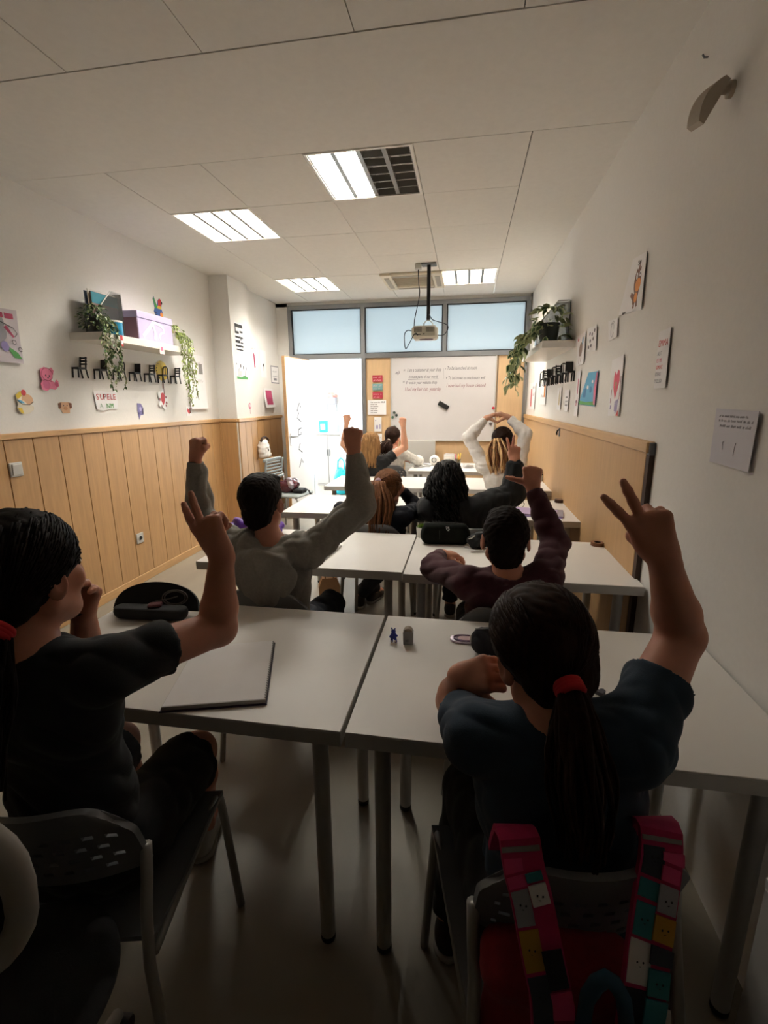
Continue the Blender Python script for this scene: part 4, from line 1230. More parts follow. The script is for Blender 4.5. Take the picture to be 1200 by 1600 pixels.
card('drawing_sheet', 'pink painted picture on white paper left of the open door', 'drawing', fr_left(5.98, 1.535, -2.55), rect(-.15, -.12, .15, .12), M_paper, [('pink_paint', [rect(-.09, -.085, .1, .095)], colr('#c04a74')), ('dark_strokes', [rect(-.08, -.08, .08, -.055), rect(-.085, -.01, -.05, .04)], MAG), ('light_blob', [circ(.02, .03, .03, .025)], PK)], lift=.03, ax='v')
card('drawing_strip', 'speckled narrow sheet next to the paper balloon', 'drawing', fr_left(5.43, 1.50, -2.55), rect(-.06, -.13, .06, .13), M_paper, [('speckles', [circ(.0, .08, .018, .03), circ(.02, .0, .012, .02), circ(-.01, -.07, .02, .02), circ(.03, -.1, .01)], GREYM)])

# right wall, near to far
o = card('pencil_drawing', 'grey pencil drawing sheet nearest the camera on the right wall', 'drawing', fr_right(1.495, 1.367), [(-.112, -.078), (.112, -.080), (.116, .078), (-.116, .082)], mat('greyish paper', '#d9d6dd', .85),
         [('pencil_writing', scrawl(-.09, .058, .07, .008, 31, .0012) + scrawl(-.09, .045, .10, .008, 32, .0012) + scrawl(-.08, .03, .10, .008, 33, .0012), GREYM), ('figure', [strip([(-.045, -.035), (-.05, -.015), (-.042, -.01)], .002), strip([(.02, -.045), (.022, -.02), (.026, -.01)], .003)], GREYM)], lift=.007, ax='u')
o = card('name_poem', 'tall white paper with red and grey handwritten name lines on the right wall', 'drawing', fr_right(2.075, 1.63), [(-.06, -.11), (.07, -.11), (.055, .11), (-.072, .108)], M_paper, [], lift=.007, ax='u')
f0 = (Vector((0, 0, 0)), -Y_, Z_, -X_)
text_obj('EMMA', .034, at_(f0, -.045, .048), RD, o, .009, 'lettering')
for i, (w_, c_) in enumerate((('AL E', GREYM), ('ES MI', PK), ('GMOC', RD), ('IDEAS', GREYM), ('Y EL SO', GREYM))):
    text_obj(w_, .021, at_(f0, -.045, .015 - .026 * i), c_, o, .009, 'lettering')
o = card('monkey_drawing', 'white sheet with a brown and orange cartoon monkey on the right wall', 'drawing', fr_right(2.545, 1.99), [(-.185, -.095), (.17, -.13), (.165, .105), (-.035, .125)], M_paper,
         [('fur', [circ(.075, .005, .05, .055), [(.04, .03), (.11, .03), (.115, .06), (.10, .055), (.085, .085), (.075, .05), (.05, .065)], [(.03, -.04), (.0, -.025), (-.015, -.04), (.02, -.065), (.03, -.085), (.09, -.08), (.11, -.03)], [(.04, -.075), (.03, -.105), (.055, -.1), (.06, -.08)], [(.075, -.08), (.08, -.105), (.1, -.1), (.095, -.075)]], BR),
          ('muzzle', [circ(.085, -.01, .04, .028), circ(.068, -.06, .022, .022)], OR), ('eye_mark', [circ(.065, .03, .012, .014), circ(.108, .032, .010, .012)], M_paper), ('pupil', [circ(.067, .03, .004, .006), circ(.108, .032, .004, .005)], M_ink)], lift=.007, ax='u')
text_obj('Sun', .03, at_(f0, .06, .075), M_ink, o, .008, 'lettering'); text_obj('Alison', .02, at_(f0, -.12, -.105), M_ink, o, .004, 'lettering')
card('pencil_sketch', 'small faint pencil sketch below the monkey drawing', 'drawing', fr_right(2.80, 1.835), [(-.07, -.05), (.10, -.045), (.085, .045), (-.11, .06)], M_paper, [('pencil_lines', [strip(circ(-.01, 0, .03, .035), .002), strip([(-.05, .03), (.0, .045), (.03, .03)], .002)], GREYM)], lift=.007, ax='u')
card('heart_drawing', 'tall sheet with a big red heart above purple strokes on the right wall', 'drawing', fr_right(2.645, 1.54), [(-.10, -.145), (.11, -.14), (.095, .15), (-.12, .14)], M_paper,
     [('heart', [[(.0, -.06), (-.045, .0), (-.05, .055), (-.03, .08), (-.005, .06), (.02, .085), (.05, .075), (.06, .03), (.03, -.02)]], colr('#c8324e')), ('heart_middle', [[(.005, -.03), (-.02, .02), (.0, .03), (.02, .02)]], colr('#a4714e')), ('strokes', [rect(.01, -.12, .02, -.07), rect(.03, -.13, .045, -.065), rect(.055, -.12, .065, -.06), rect(-.07, -.11, -.06, -.09)], PU), ('corner', [[(.05, -.14), (.10, -.14), (.09, -.11)]], RD), ('side_lines', [rect(-.07, -.04, -.064, -.01), rect(-.075, -.08, -.07, -.055), rect(.085, -.06, .092, .05)], MAG)], lift=.007, ax='u')
card('sea_painting', 'blue painted sheet with green bottom edge and pink corner on the right wall', 'drawing', fr_right(3.20, 1.545), [(-.27, -.095), (.19, -.105), (.20, .095), (-.05, .1)], SKY_,
     [('green_edge', [(-.27, -.093), (.19, -.1), (.15, -.075), (-.05, -.08), (-.24, -.07)], GN), ('pink_side', [(.15, -.09), (.19, -.1), (.2, .09), (.17, .09), (.13, .0)], PK), ('dark_blue', [[(-.12, .0), (-.06, .01), (-.08, -.05), (-.16, -.05)], circ(.05, -.005, .03, .02)], colr('#2f78b0')), ('white_mark', [circ(-.03, .01, .025, .012), circ(.09, .04, .02, .01)], M_paper)], lift=.007, ax='u')
card('dotted_card', 'white card with black dots, upper row on the right wall', 'drawing', fr_right(3.23, 1.84), [(-.11, -.06), (.13, -.078), (.10, .07), (-.14, .08)], M_paper, [('dot', [circ(x, y, .013, .011) for x, y in ((-.07, .04), (-.01, .03), (.05, .045), (-.05, -.005), (.03, .0), (-.02, -.035), (-.08, -.04))], M_ink)], lift=.007, ax='u')
card('animal_drawing', 'sheet with a grey-brown long legged animal beside the dotted card', 'drawing', fr_right(3.52, 1.81), [(-.11, -.1), (.13, -.1), (.12, .1), (-.15, .1)], M_paper, [('animal', [circ(0, .0, .05, .045), rect(-.04, -.09, -.025, -.02), rect(.02, -.08, .035, -.02)], colr('#93796e')), ('blue_mark', [circ(.05, .05, .02, .025)], SKY_), ('red_mark', [circ(-.09, .07, .015, .01)], RD)], lift=.007, ax='u')
card('drawing_strip', 'long narrow sheet left of the blue painting, right wall', 'drawing', fr_right(3.52, 1.52), rect(-.065, -.15, .075, .15), M_paper, [('pink_line', [rect(-.005, .0, .02, .1), rect(-.02, -.08, .0, -.04)], PK), ('pencil_lines', scrawl(-.04, -.06, .05, .02, 41, .003), GREYM)], lift=.007, ax='u')
card('drawing_sheet', 'small sheet of pencil notes under the right wall hooks', 'drawing', fr_right(3.86, 1.475), rect(-.09, -.08, .09, .08), M_paper, [('pencil_lines', scrawl(-.05, .02, .05, .015, 43, .003) + scrawl(-.05, -.01, .05, .015, 44, .003) + scrawl(-.05, -.04, .05, .015, 45, .003), GREYM)], lift=.007, ax='u')
card('drawing_sheet', 'small sheet with a yellow and black brush stroke under the hooks', 'drawing', fr_right(4.17, 1.49), rect(-.1, -.09, .1, .09), M_paper, [('yellow_stroke', [[(-.02, -.05), (.02, -.05), (.02, .05), (.0, .07)]], YL), ('black_stroke', [rect(.005, -.045, .012, .06)], M_ink)], lift=.007, ax='u')
card('drawing_sheet', 'sheet with an orange edge far along the right wall', 'drawing', fr_right(5.05, 1.54), rect(-.2, -.1, .2, .11), M_paper, [('orange_mark', [rect(.06, -.03, .16, .08)], OR), ('pencil_lines', scrawl(-.15, -.03, .05, .03, 47, .004), GREYM)], lift=.007, ax='u')
card('drawing_sheet', 'sheet with a red vertical stroke farthest along the right wall', 'drawing', fr_right(5.9, 1.53), rect(-.3, -.15, .3, .15), M_paper, [('red_stroke', [rect(-.1, -.12, .0, .08)], RD), ('pencil_lines', scrawl(.05, .08, .28, .04, 48, .005) + scrawl(.05, .0, .28, .04, 49, .005), GREYM)], lift=.007, ax='u')

# switches, sockets, hook, sensor
t = thing('light_switch', 'square white light switch on the wooden panelling, left', 'switch', (-2.656, 2.405, 1.095))
MB().box((.005, 0, 0), (.010, .085, .085), bev=.003).build('plate', M_lgrey, t)
MB().box((.012, 0, 0), (.010, .062, .066), R=RY(R_(5)), bev=.002).build('rocker', M_lgrey, t)
t = thing('power_socket', 'white round-holed power socket low on the wooden panelling', 'socket', (-2.656, 3.39, .385))
MB().box((.005, 0, 0), (.010, .085, .085), bev=.003).build('plate', M_lgrey, t)
MB().lathe([(.024, .0), (.024, .006), (.019, .006), (.019, .001)], (.008, 0, 0), 20, RY(R_(90))).build('socket_ring', M_lgrey, t, 'auto')
b = MB().lathe([(.0185, 0), (.0185, .002)], (.0085, 0, 0), 20, RY(R_(90)))
b.build('socket_well', M_black, t)
t = thing('motion_sensor', 'tilted cream motion sensor on a bracket high on the right wall', 'sensor', (XR, 1.80, 2.35))
M_sens = mat('aged cream plastic', '#b3a797', .6)
MB().lathe([(.022, 0), (.022, .012), (.012, .016), (.010, .05)], (0, 0, .02), 14, RY(R_(-90))).build('bracket', M_sens, t, 'auto')
b = MB(); Rm = RY(R_(28)) @ RZ(R_(14))
vs = []; N = 10
for i in range(N + 1):
    a = -1 + 2 * i / N
    for y_ in (-.028, .028):
        vs.append(Rm @ Vector((-.018 - .022 * (1 - a * a), y_, a * .062 - .02)) + Vector((-.045, 0, 0))); vs.append(Rm @ Vector((.0, y_, a * .062 - .02)) + Vector((-.045, 0, 0)))
fs = []
for i in range(N):
    q = i * 4; fs += [(q, q + 4, q + 6, q + 2), (q + 1, q + 3, q + 7, q + 5), (q, q + 1, q + 5, q + 4), (q + 2, q + 6, q + 7, q + 3)]
fs += [(0, 2, 3, 1), (N * 4, N * 4 + 1, N * 4 + 3, N * 4 + 2)]
b.add(vs, fs).build('housing', M_sens, t)
MB().ball((-.096, 0, -.055), .004, 8).build('indicator', M_brown, t)
o = MB().tube([(XR, 1.49, .795), (XR - .012, 1.49, .795), (XR - .018, 1.49, .802)], .003, 6).build('wall_nail', M_grey)
tag(o, 'small bent nail low on the right wall above the nearest desk', 'nail')
o = MB().tube([(XR, 2.01, 2.573), (XR - .012, 2.01, 2.573), (XR - .018, 2.01, 2.582)], .003, 6).build('wall_nail', M_grey)
tag(o, 'small bent nail high on the right wall beyond the sensor', 'nail')
t = thing('coat_hook', 'small dark coat hook on the right wooden panel', 'hook', (XR - .022, 3.945, 1.235))
MB().box((-.003, 0, 0), (.006, .03, .07), bev=.002).build('plate', M_grey, t)
MB().tube([(-.004, 0, .02), (-.016, 0, .012), (-.022, 0, -.006), (-.020, 0, -.022)], .006, 8).build('hook_arm', M_black, t, True)

# little chair-shaped wall hooks
def chair_hook(x, y, z, nx, style, label):
    t = thing('chair_hook', label, 'wall hook', (x, y, z), 0, 'chair shaped wall hooks')
    d = .055
    def bar(p, q, w=.010): return MB().tube([p, q], w / 2, 6)
    MB().box((nx * d / 2, -.025, 0), (d, .075, .012), bev=.002).build('seat', M_black, t)
    for xx in (nx * .006, nx * (d - .006)):
        for yy, k in ((-.058, -.006), (.01, .012)): bar((xx, yy, -.004), (xx, yy + k, -.065)).build('leg', M_black, t)
    b = MB()
    if style == 0:
        for xx in (nx * .006, nx * (d - .006)): b.tube([(xx, .01, 0), (xx, .022, .055)], .005, 6)
        b.tube([(nx * .006, .022, .055), (nx * .014, .024, .072), (nx * d / 2, .025, .078), (nx * (d - .014), .024, .072), (nx * (d - .006), .022, .055)], .005, 6)
        b.tube([(nx * d / 2, .012, 0), (nx * d / 2, .025, .075)], .003, 6)
    elif style == 1:
        b.box((nx * d / 2, .018, .038), (d, .009, .075), R=RX(R_(-9)), bev=.003)
    else:
        for xx in (nx * .006, nx * (d - .006)): b.tube([(xx, .01, 0), (xx, .024, .078)], .0055, 6)
        for zz in (.03, .05, .07): b.box((nx * d / 2, .012 + zz * .16, zz), (d, .006, .012))
    b.build('back', M_black, t)
ords = ['first', 'second', 'third', 'fourth', 'fifth', 'sixth', 'seventh']
for i, y in enumerate((3.02, 3.215, 3.405, 3.585, 3.77, 3.95, 4.135)):
    chair_hook(XL, y, 1.715, 1, (2, 1, 0, 1, 2, 0, 2)[i], 'black chair shaped hook on the left wall, %s from the camera' % ords[i])
for i, y in enumerate((3.72, 3.93, 4.13, 4.34, 4.55, 4.77, 4.98)):
    chair_hook(XR, y, 1.675, -1, (1, 0, 2, 0, 1, 2, 0)[i], 'black chair shaped hook on the right wall, %s from the camera' % ords[i])

# ------------------------------------------------------------------ shelves and what stands on them
def shelf(x0, x1, y0, y1, z, label):
    t = thing('wall_shelf', label, 'shelf', ((x0 + x1) / 2, (y0 + y1) / 2, z))
    MB().box((0, 0, -.025), (x1 - x0, y1 - y0, .05), bev=.002).build('board', mat('white lacquer', '#e3dfd6', .4), t)
    return t
shelf(-2.67, -2.42, 2.98, 4.10, 1.945, 'white floating shelf with plants and boxes on the left wall')
shelf(.515, .745, 3.72, 5.0, 1.895, 'white floating shelf with the variegated plant on the right wall')
M_clear = mat('frosted clear plastic', '#cfd2d2', .12, trans=.93)
def file_box(name, label, x0, x1, y0, y1, z, h, spine='y1', fill=None):
    """magazine file: tall at one end, cut low at the other; thickness x, length along y"""
    t = thing(name, label, 'file box', ((x0 + x1) / 2, (y0 + y1) / 2, z))
    w, d = x1 - x0, y1 - y0
    s = 1 if spine == 'y1' else -1
    prof = [(-s * d / 2, 0), (s * d / 2, 0), (s * d / 2, h), (s * d * .12, h), (-s * d * .38, h * .55), (-s * d / 2, h * .42)]
    for xs in (-w / 2, w / 2 - .003):
        MB().prism(prof, .003, (Vector((xs, 0, 0)), Y_, Z_, X_)).build('side_panel', M_clear, t)
    MB().box((0, s * (d / 2 - .0015), h / 2), (w, .003, h)).build('spine', M_lgrey, t)
    MB().box((0, 0, .002), (w - .006, d - .006, .004)).build('base_panel', M_clear, t)
    MB().box((0, -s * (d / 2 - .0015), h * .21), (w - .006, .003, h * .42)).build('front_panel', M_clear, t)
    rim = MB()
    for xs in (-w / 2, w / 2): rim.tube([(xs, -s * d * .5, h * .42), (xs, -s * d * .38, h * .55), (xs, s * d * .12, h), (xs, s * d * .5, h)], .004, 6)
    rim.build('rim', M_lgrey, t)
    MB().lathe([(.016, 0), (.016, .003), (.010, .003)], (0, s * d / 2, h * .25), 14, RX(R_(-90 * s))).build('finger_hole', M_ink, t)
    for k, (dx, c_, hh, tp) in enumerate(fill or ()):
        b = MB().box((dx, -s * .012, hh / 2 + .005), (.008, d * .9, hh)); o = b.build('booklet', c_, t)
        if tp: MB().box((dx + .005, -s * .012, hh * .86 + .005), (.002, d * .9, hh * .26)).build('cover_band', tp, o)
    return t
file_box('magazine_file', 'clear magazine file of booklets on the left shelf', -2.62, -2.53, 3.08, 3.36, 1.945, .31, 'y1', [(.025, colr('#8a6f6a'), .275, colr('#2e7f90')), (.005, colr('#e0dcd4'), .29, None), (-.02, colr('#5e6f8e'), .28, None)])
t = file_box('magazine_file', 'empty clear magazine file behind the plant on the right shelf', .57, .67, 3.89, 4.12, 1.895, .31, 'y1')
t.rotation_euler = (0, 0, R_(-90)); t.location = (.622, 4.02, 1.895)
t = thing('canister', 'turquoise tin with a white lid in front of the magazine file', 'tin', (-2.475, 3.19, 1.945))
MB().lathe([(.045, 0), (.047, .003), (.047, .088), (.045, .09)], (0, 0, 0), 20).build('tin_body', mat('turquoise enamel', '#1b83ad', .35), t, 'auto')
MB().lathe([(.049, .088), (.049, .098), (.046, .1), (.0, .101)], (0, 0, 0), 20).build('lid', M_lwhite, t, 'auto')
b = MB()
t = thing('storage_box', 'lilac cardboard storage box with a white painted dragon shape on the shelf', 'box', (-2.545, 3.62, 1.945))
M_lilac = mat('lilac cardboard', '#b6abce', .7, var=.03, scale=20)
MB().box((0, 0, .085), (.19, .43, .17), bev=.003).build('box_body', M_lilac, t)
MB().box((0, 0, .185), (.2, .44, .05), bev=.003).build('lid', M_lilac, t)
MB().box((0, -.2165, .085), (.18, .003, .16)).build('end_panel', mat('plum cardboard', '#8d6a78', .7), t)
fx_ = (Vector((.0955, 0, 0)), Y_, Z_, X_)
MB().prism(strip([(-.17, .03), (-.12, .07), (-.06, .12), (-.02, .155)], .03), .001, fx_).prism(strip([(-.02, .15), (.05, .14), (.09, .12), (.10, .09), (.06, .08), (.03, .06), (.04, .03)], .02), .001, fx_, .0012).prism(strip([(-.04, .13), (-.02, .07), (-.03, .02)], .022), .001, fx_, .0024).build('painted_shape', mat('white paint', '#e3dfe8', .7), t)
t = thing('red_bottle', 'small red bottle with a gold cap at the far end of the left shelf', 'bottle', (-2.60, 4.075, 1.945))
MB().lathe([(.024, 0), (.026, .004), (.026, .11), (.018, .125)], (0, 0, 0), 16).build('bottle_body', RD, t, 'auto')
MB().lathe([(.014, .123), (.014, .165), (.012, .168)], (0, 0, 0), 14).build('cap', mat('gold cap', '#a8874a', .4, metal=.4), t, 'auto')
card('hanging_tag', 'small pinkish paper tag stuck on the front of the left shelf', 'tag', (Vector((-2.42, 3.62, 1.905)), Y_, Z_, X_), rect(-.03, -.045, .03, .03), mat('pale pink paper', '#e2d2d0', .85), [('tag_print', [rect(-.015, -.02, .015, .01)], PK)])
card('hanging_tag', 'tiny red charm hanging on the front of the left shelf', 'tag', (Vector((-2.42, 3.165, 1.915)), Y_, Z_, X_), rect(-.012, -.045, .012, .03), RD, [('tag_print', [rect(-.008, -.03, .008, -.005)], M_paper)])

M_leaf = mat('deep green leaf', '#3c5a2c', .45, var=.3, scale=14)
M_leafp = mat('pale leaf edge', '#aeb98a', .5, var=.15, scale=14)
M_leafy = mat('lime leaf', '#8fa04a', .5, var=.3, scale=14)
M_stem = mat('green stem', '#6f7a45', .6)
def leaf_pts(L, W, Rm, c, curl=.25):
    P = [(0, 0, 0), (-.36, .22, .02), (-.5, .5, .03), (-.3, .8, -.02), (0, 1, -curl), (.3, .8, -.02), (.5, .5, .03), (.36, .22, .02), (0, .3, -.05), (0, .7, -.08)]
    vs = [Rm @ Vector((x * W, y * L, z * L)) + Vector(c) for x, y, z in P]
    return vs, [(0, 8, 1), (1, 8, 9, 2), (2, 9, 3), (3, 9, 4), (0, 7, 8), (7, 6, 9, 8), (6, 5, 9), (5, 4, 9)]
def trailing(loc, label, name, pot_m, pot_r, pot_h, strands, leafL, big=None, mats=(M_leaf, M_leafp), bush=60, bush_r=.09, seed=5, single=False):
    g = random.Random(seed)
    t = thing(name, label, 'plant', loc)
    MB().lathe([(pot_r * .78, 0), (pot_r * .82, .004), (pot_r, pot_h), (pot_r * .92, pot_h), (pot_r * .88, pot_h * .85), (0, pot_h * .85)], (0, 0, 0), 20, cap=False).build('pot', pot_m, t, 'auto')
    fol = MB(); st = MB(); cand = []
    for i in range(bush):
        a, e = g.uniform(0, 6.28), g.uniform(-.7, 1.4)
        r = bush_r * g.uniform(.35, 1)
        c = Vector((r * math.cos(a) * math.cos(e), r * math.sin(a) * math.cos(e), pot_h * .9 + bush_r * .9 * math.sin(e)))
        if e < 0 and (c.x ** 2 + c.y ** 2) ** .5 < pot_r * 1.15: c = c * 1.0; c.x *= 1.6; c.y *= 1.6
        cand.append((c, Euler_(g.uniform(-1.2, .5), g.uniform(-.5, .5), a - 1.57 + g.uniform(-.4, .4))))
    for S in strands:
        pts = [Vector(p) for p in S]
        st.tube(pts, .0022, 5)
        for k in range(len(pts) - 1):
            n = max(1, int((pts[k + 1] - pts[k]).length / (leafL * .42)))
            for j in range(n):
                c = pts[k].lerp(pts[k + 1], (j + g.random()) / n)
                cand.append((c + Vector((g.uniform(-1, 1), g.uniform(-1, 1), g.uniform(-.5, .5))) * leafL * .2, Euler_(g.uniform(-1.5, -.3), g.uniform(-.6, .6), g.uniform(0, 6.28))))
    st.build('stem', M_stem, t, True)
    if single:
        protos = []
        for k in range(4):
            L = leafL * (.75 + .16 * k); b = MB()
            vs, fs = leaf_pts(L, L * .62, Matrix.Identity(3), (0, 0, 0)); b.cur = 1; b.add(vs, fs)
            vs, fs = leaf_pts(L * .86, L * .40, Matrix.Identity(3), (0, L * .05, .0012)); b.cur = 0; b.add(vs, fs)
            me_o = b.build('leaf', list(mats), t, True); protos.append(me_o)
        for i, (c, Rm) in enumerate(cand):
            p = protos[i % 4]
            o = p if i < 4 else p.copy()
            if i >= 4: COL.objects.link(o); o.parent = t
            o.location = c; o.rotation_euler = Rm.to_euler()
    else:
        for c, Rm in cand:
            L = leafL * g.uniform(.7, 1.2); fol.cur = 0 if g.random() < .68 else 1
            fol.add(*leaf_pts(L, L * .6, Rm, c))
        o = fol.build('foliage', list(mats), t, True); o['kind'] = 'stuff'
    return t
def Euler_(a, b, c):
    return Matrix.Rotation(c, 3, 'Z') @ Matrix.Rotation(b, 3, 'Y') @ Matrix.Rotation(a, 3, 'X')
def drop(x, y, z, dx, dy, length, seed, n=9):
    g = random.Random(seed); out = [(0, 0, z * .9), (dx * .6, dy * .6, z + .02), (dx, dy, z - .03)]
    for i in range(1, n): out.append((dx * (1 + .15 * i / n) + g.uniform(-.015, .015), dy * 1.05 + g.uniform(-.02, .02), z - .03 - length * i / (n - 1)))
    return out
trailing((-2.50, 3.03, 1.945), 'trailing small leaved plant at the near end of the left shelf', 'trailing_plant', mat('dark pot', '#2b2f2c', .6), .055, .09,
         [drop(0, 0, .09, .085, -.05 + .022 * i, (.36, .44, .30, .40, .22, .34, .26, .42)[i], i) for i in range(8)], .026, bush=230, bush_r=.11, seed=3)
trailing((-2.50, 3.93, 1.945), 'pale green trailing plant in a white pot at the far end of the left shelf', 'trailing_plant', M_lwhite, .055, .11,
         [drop(0, 0, .1, .10, -.07 + .024 * i, (.30, .42, .50, .55, .44, .36, .50, .28)[i], 20 + i) for i in range(8)], .026, mats=(M_leafy, M_leafp), bush=150, bush_r=.09, seed=4)
trailing((.575, 3.84, 1.895), 'variegated trailing plant spilling over the end of the right shelf', 'trailing_plant', mat('dark green pot', '#1c2620', .5), .075, .13,
         [[(0, 0, .12), (-.07, .0, .15), (-.14 - .02 * (i % 3), .04 + .06 * i, .06), (-.17 - .02 * (i % 3), .10 + .11 * i, -.06), (-.18 - .015 * (i % 4), .13 + .13 * i, -.18 - .03 * (i % 3)), (-.18 - .01 * i, .14 + .14 * i, (-.26, -.34, -.30, -.24, -.2, -.33, -.25)[i])] for i in range(7)],
         .066, bush=70, bush_r=.15, seed=6, single=True)

# ------------------------------------------------------------------ pink backpack hung on the front right chair
t = thing('backpack', 'pink and red backpack with cat patterned straps hung over the front right chair', 'backpack', (.165, .60, 0))
B0 = np.array((.165, .60, 0))
STRAPL = [(.090, .676, .74), (.094, .654, .806), (.100, .626, .822), (.106, .606, .785), (.120, .590, .743), (.134, .570, .680), (.151, .552, .614), (.166, .548, .45)]
STRAPR = [(.318, .722, .74), (.318, .700, .812), (.317, .670, .828), (.315, .650, .797), (.300, .618, .751), (.285, .585, .698), (.275, .558, .638), (.270, .548, .45)]
ARCH = [(.197, .548, .50), (.196, .546, .579), (.197, .545, .640), (.207, .545, .670), (.219, .545, .682), (.232, .545, .674), (.245, .545, .650), (.255, .546, .597), (.257, .548, .50)]
M_pink = mat('hot pink webbing', '#b8205a', .75, var=.08, scale=60)
M_redpad = mat('red padded mesh', '#8a1a23', .9, var=.12, scale=90, bump=.3, bscale=400)
v = Vol(); v.cap((.095, .625, .34), (.265, .635, .34), .05, k=.04).cap((.095, .622, .575), (.255, .63, .575), .045, k=.04).ell((.18, .63, .45), (.125, .046, .19), k=.05)
np_mesh('pack_body', *(lambda pf: (pf[0] - B0, pf[1]))(v.surface(.008, None, folds(.003, 50, 5))), M_redpad, t)
def strap(pts, w, name, m, par, th=.006, side=None):
    P = [np.array(p, float) for p in pts]; n = len(P); b = MB(); vs = []; fs = []
    for i in range(n):
        tg = nrm(P[min(i + 1, n - 1)] - P[max(i - 1, 0)]); sd = np.array(side, float); sd = nrm(sd - tg * np.dot(sd, tg)); nn = np.cross(sd, tg)
        for s_, q in ((-1, -1), (1, -1), (1, 1), (-1, 1)): vs.append(P[i] + sd * s_ * w / 2 + nn * q * th / 2)
    for i in range(n - 1):
        for k in range(4): fs.append((i * 4 + k, i * 4 + (k + 1) % 4, (i + 1) * 4 + (k + 1) % 4, (i + 1) * 4 + k))
    fs += [(3, 2, 1, 0), tuple((n - 1) * 4 + k for k in range(4))]
    return b.add(vs, fs).build(name, m, par, 'auto')
def lerp_path(P, n):
    P = [np.array(p, float) for p in P]; out = []
    for i in range(n):
        q = i / (n - 1) * (len(P) - 1); k = min(int(q), len(P) - 2); out.append(P[k] + (P[k + 1] - P[k]) * (q - k))
    return out
catc = [colr(h, .8) for h in ('#2f7b84', '#b98a2a', '#d8477c', '#d9d3cf', '#3a3f4a', '#d8477c', '#23202a', '#2f7b84', '#9b9aa0', '#d8477c')]
def cat_strap(path, seed):
    P = [np.array(p) - B0 for p in path]
    s = strap(lerp_path(P, 14), .062, 'shoulder_strap', M_pink, t, .010, (1, .15, 0))
    g = random.Random(seed)
    Q = lerp_path(P[2:], 60)
    i = 7; k = seed
    tape = strap([q + np.array((0, -.0065, 0)) for q in Q[3:6]], .058, 'reflective_tape', mat('grey tape', '#8b8580', .5), s, .003, (1, .15, 0))
    for o_, w in ((-.014, .028), (.014, .026)):
        i = 7 + g.randint(0, 3)
        while i < 55:
            L = g.randint(4, 11); dw = g.uniform(-.004, .006)
            seg = [q + np.array((o_ + dw * .4, -.0068 - .0006 * (k % 3), 0)) for q in Q[i:min(i + L, 59)]]
            if len(seg) > 2 and g.random() < .92:
                strap(seg, w + dw, 'cat_patch', catc[(k * 3 + seed) % 10], s, .003, (1, .15, 0)); k += 1
                if L > 6:
                    c = seg[len(seg) // 2] + np.array((0, -.0035, 0)); b = MB()
                    b.ball(c + np.array((-.004, 0, .004)), (.0014, .001, .002), 6).ball(c + np.array((.004, 0, .004)), (.0014, .001, .002), 6)
                    b.add([c + np.array(q) for q in ((-.002, -.001, -.002), (.002, -.001, -.002), (0, -.001, -.004))], [(0, 2, 1)])
                    e = b.build('cat_face', M_ink, s); e['kind'] = 'stuff'
            i += L
cat_strap(STRAPL, 3)
cat_strap(STRAPR, 6)
b = MB().tube([np.array(p) - B0 for p in ARCH], .011, 8)
b.build('haul_loop', mat('teal webbing', '#2b4d63', .8), t, True)

# ------------------------------------------------------------------ white desk chair, bottom left corner
t = thing('office_chair', 'white framed chair with mesh back and black seat in the bottom left corner', 'chair', (-.722, .440, .02), R_(8))
M_wplast = mat('white nylon frame', '#a9a49c', .45)
fr_pts = []
for i in range(36):
    a = 2 * math.pi * i / 36; ex = 2.6
    cx = math.copysign(abs(math.cos(a)) ** (2 / ex), math.cos(a)); cz = math.copysign(abs(math.sin(a)) ** (2 / ex), math.sin(a))
    fr_pts.append(Vector((cx * (.195 + .02 * cz), -.125 - .02 * cz + .03 * cx * cx, .885 + cz * .16)))
MB().tube(fr_pts, .0175, 10, closed=True).build('back_frame', M_wplast, t, True)
b = MB()
inner = [Vector(((p.x) * .93, p.y - .002, .885 + (p.z - .885) * .92)) for p in fr_pts]
b.add([tuple(p) for p in inner] + [(p.x, p.y + .004, p.z) for p in inner], [tuple(range(36)), tuple(range(71, 35, -1))])
b.build('mesh_back', mat('black mesh fabric', '#0e0e10', .9), t)
MB().tube([(0, -.11, .735), (0, -.115, .62), (0, -.08, .50), (0, .0, .455)], [.03, .026, .026, .03], 10).build('back_stem', M_wplast, t, True)
v = Vol(); v.ell((0, .03, .475), (.165, .17, .035), k=.02); v.ell((0, .02, .485), (.15, .155, .03), k=.02)
np_mesh('seat', *v.surface(.007), M_blackcloth, t)
MB().tube([(0, 0, .44), (0, 0, .14)], .025, 14).build('gas_column', M_black, t, 'auto')
for k in range(5):
    a = 2 * math.pi * k / 5 + .3; c, s_ = math.cos(a), math.sin(a)
    o = MB().tube([(0, 0, .13), (c * .15, s_ * .15, .10), (c * .25, s_ * .25, .075)], [.028, .02, .014], 8).build('base_arm', M_wplast, t, True)
    MB().lathe([(.0, -.018), (.022, -.018), (.025, -.012), (.025, .012), (.022, .018), (.0, .018)], (c * .255, s_ * .255, .025), 14, RZ(a) @ RX(R_(90)), False).tube([(c * .25, s_ * .25, .03), (c * .25, s_ * .25, .075)], .007, 6).build('castor', M_black, o, 'auto')

# ------------------------------------------------------------------ things on the desks
Z0 = TZ + .0005
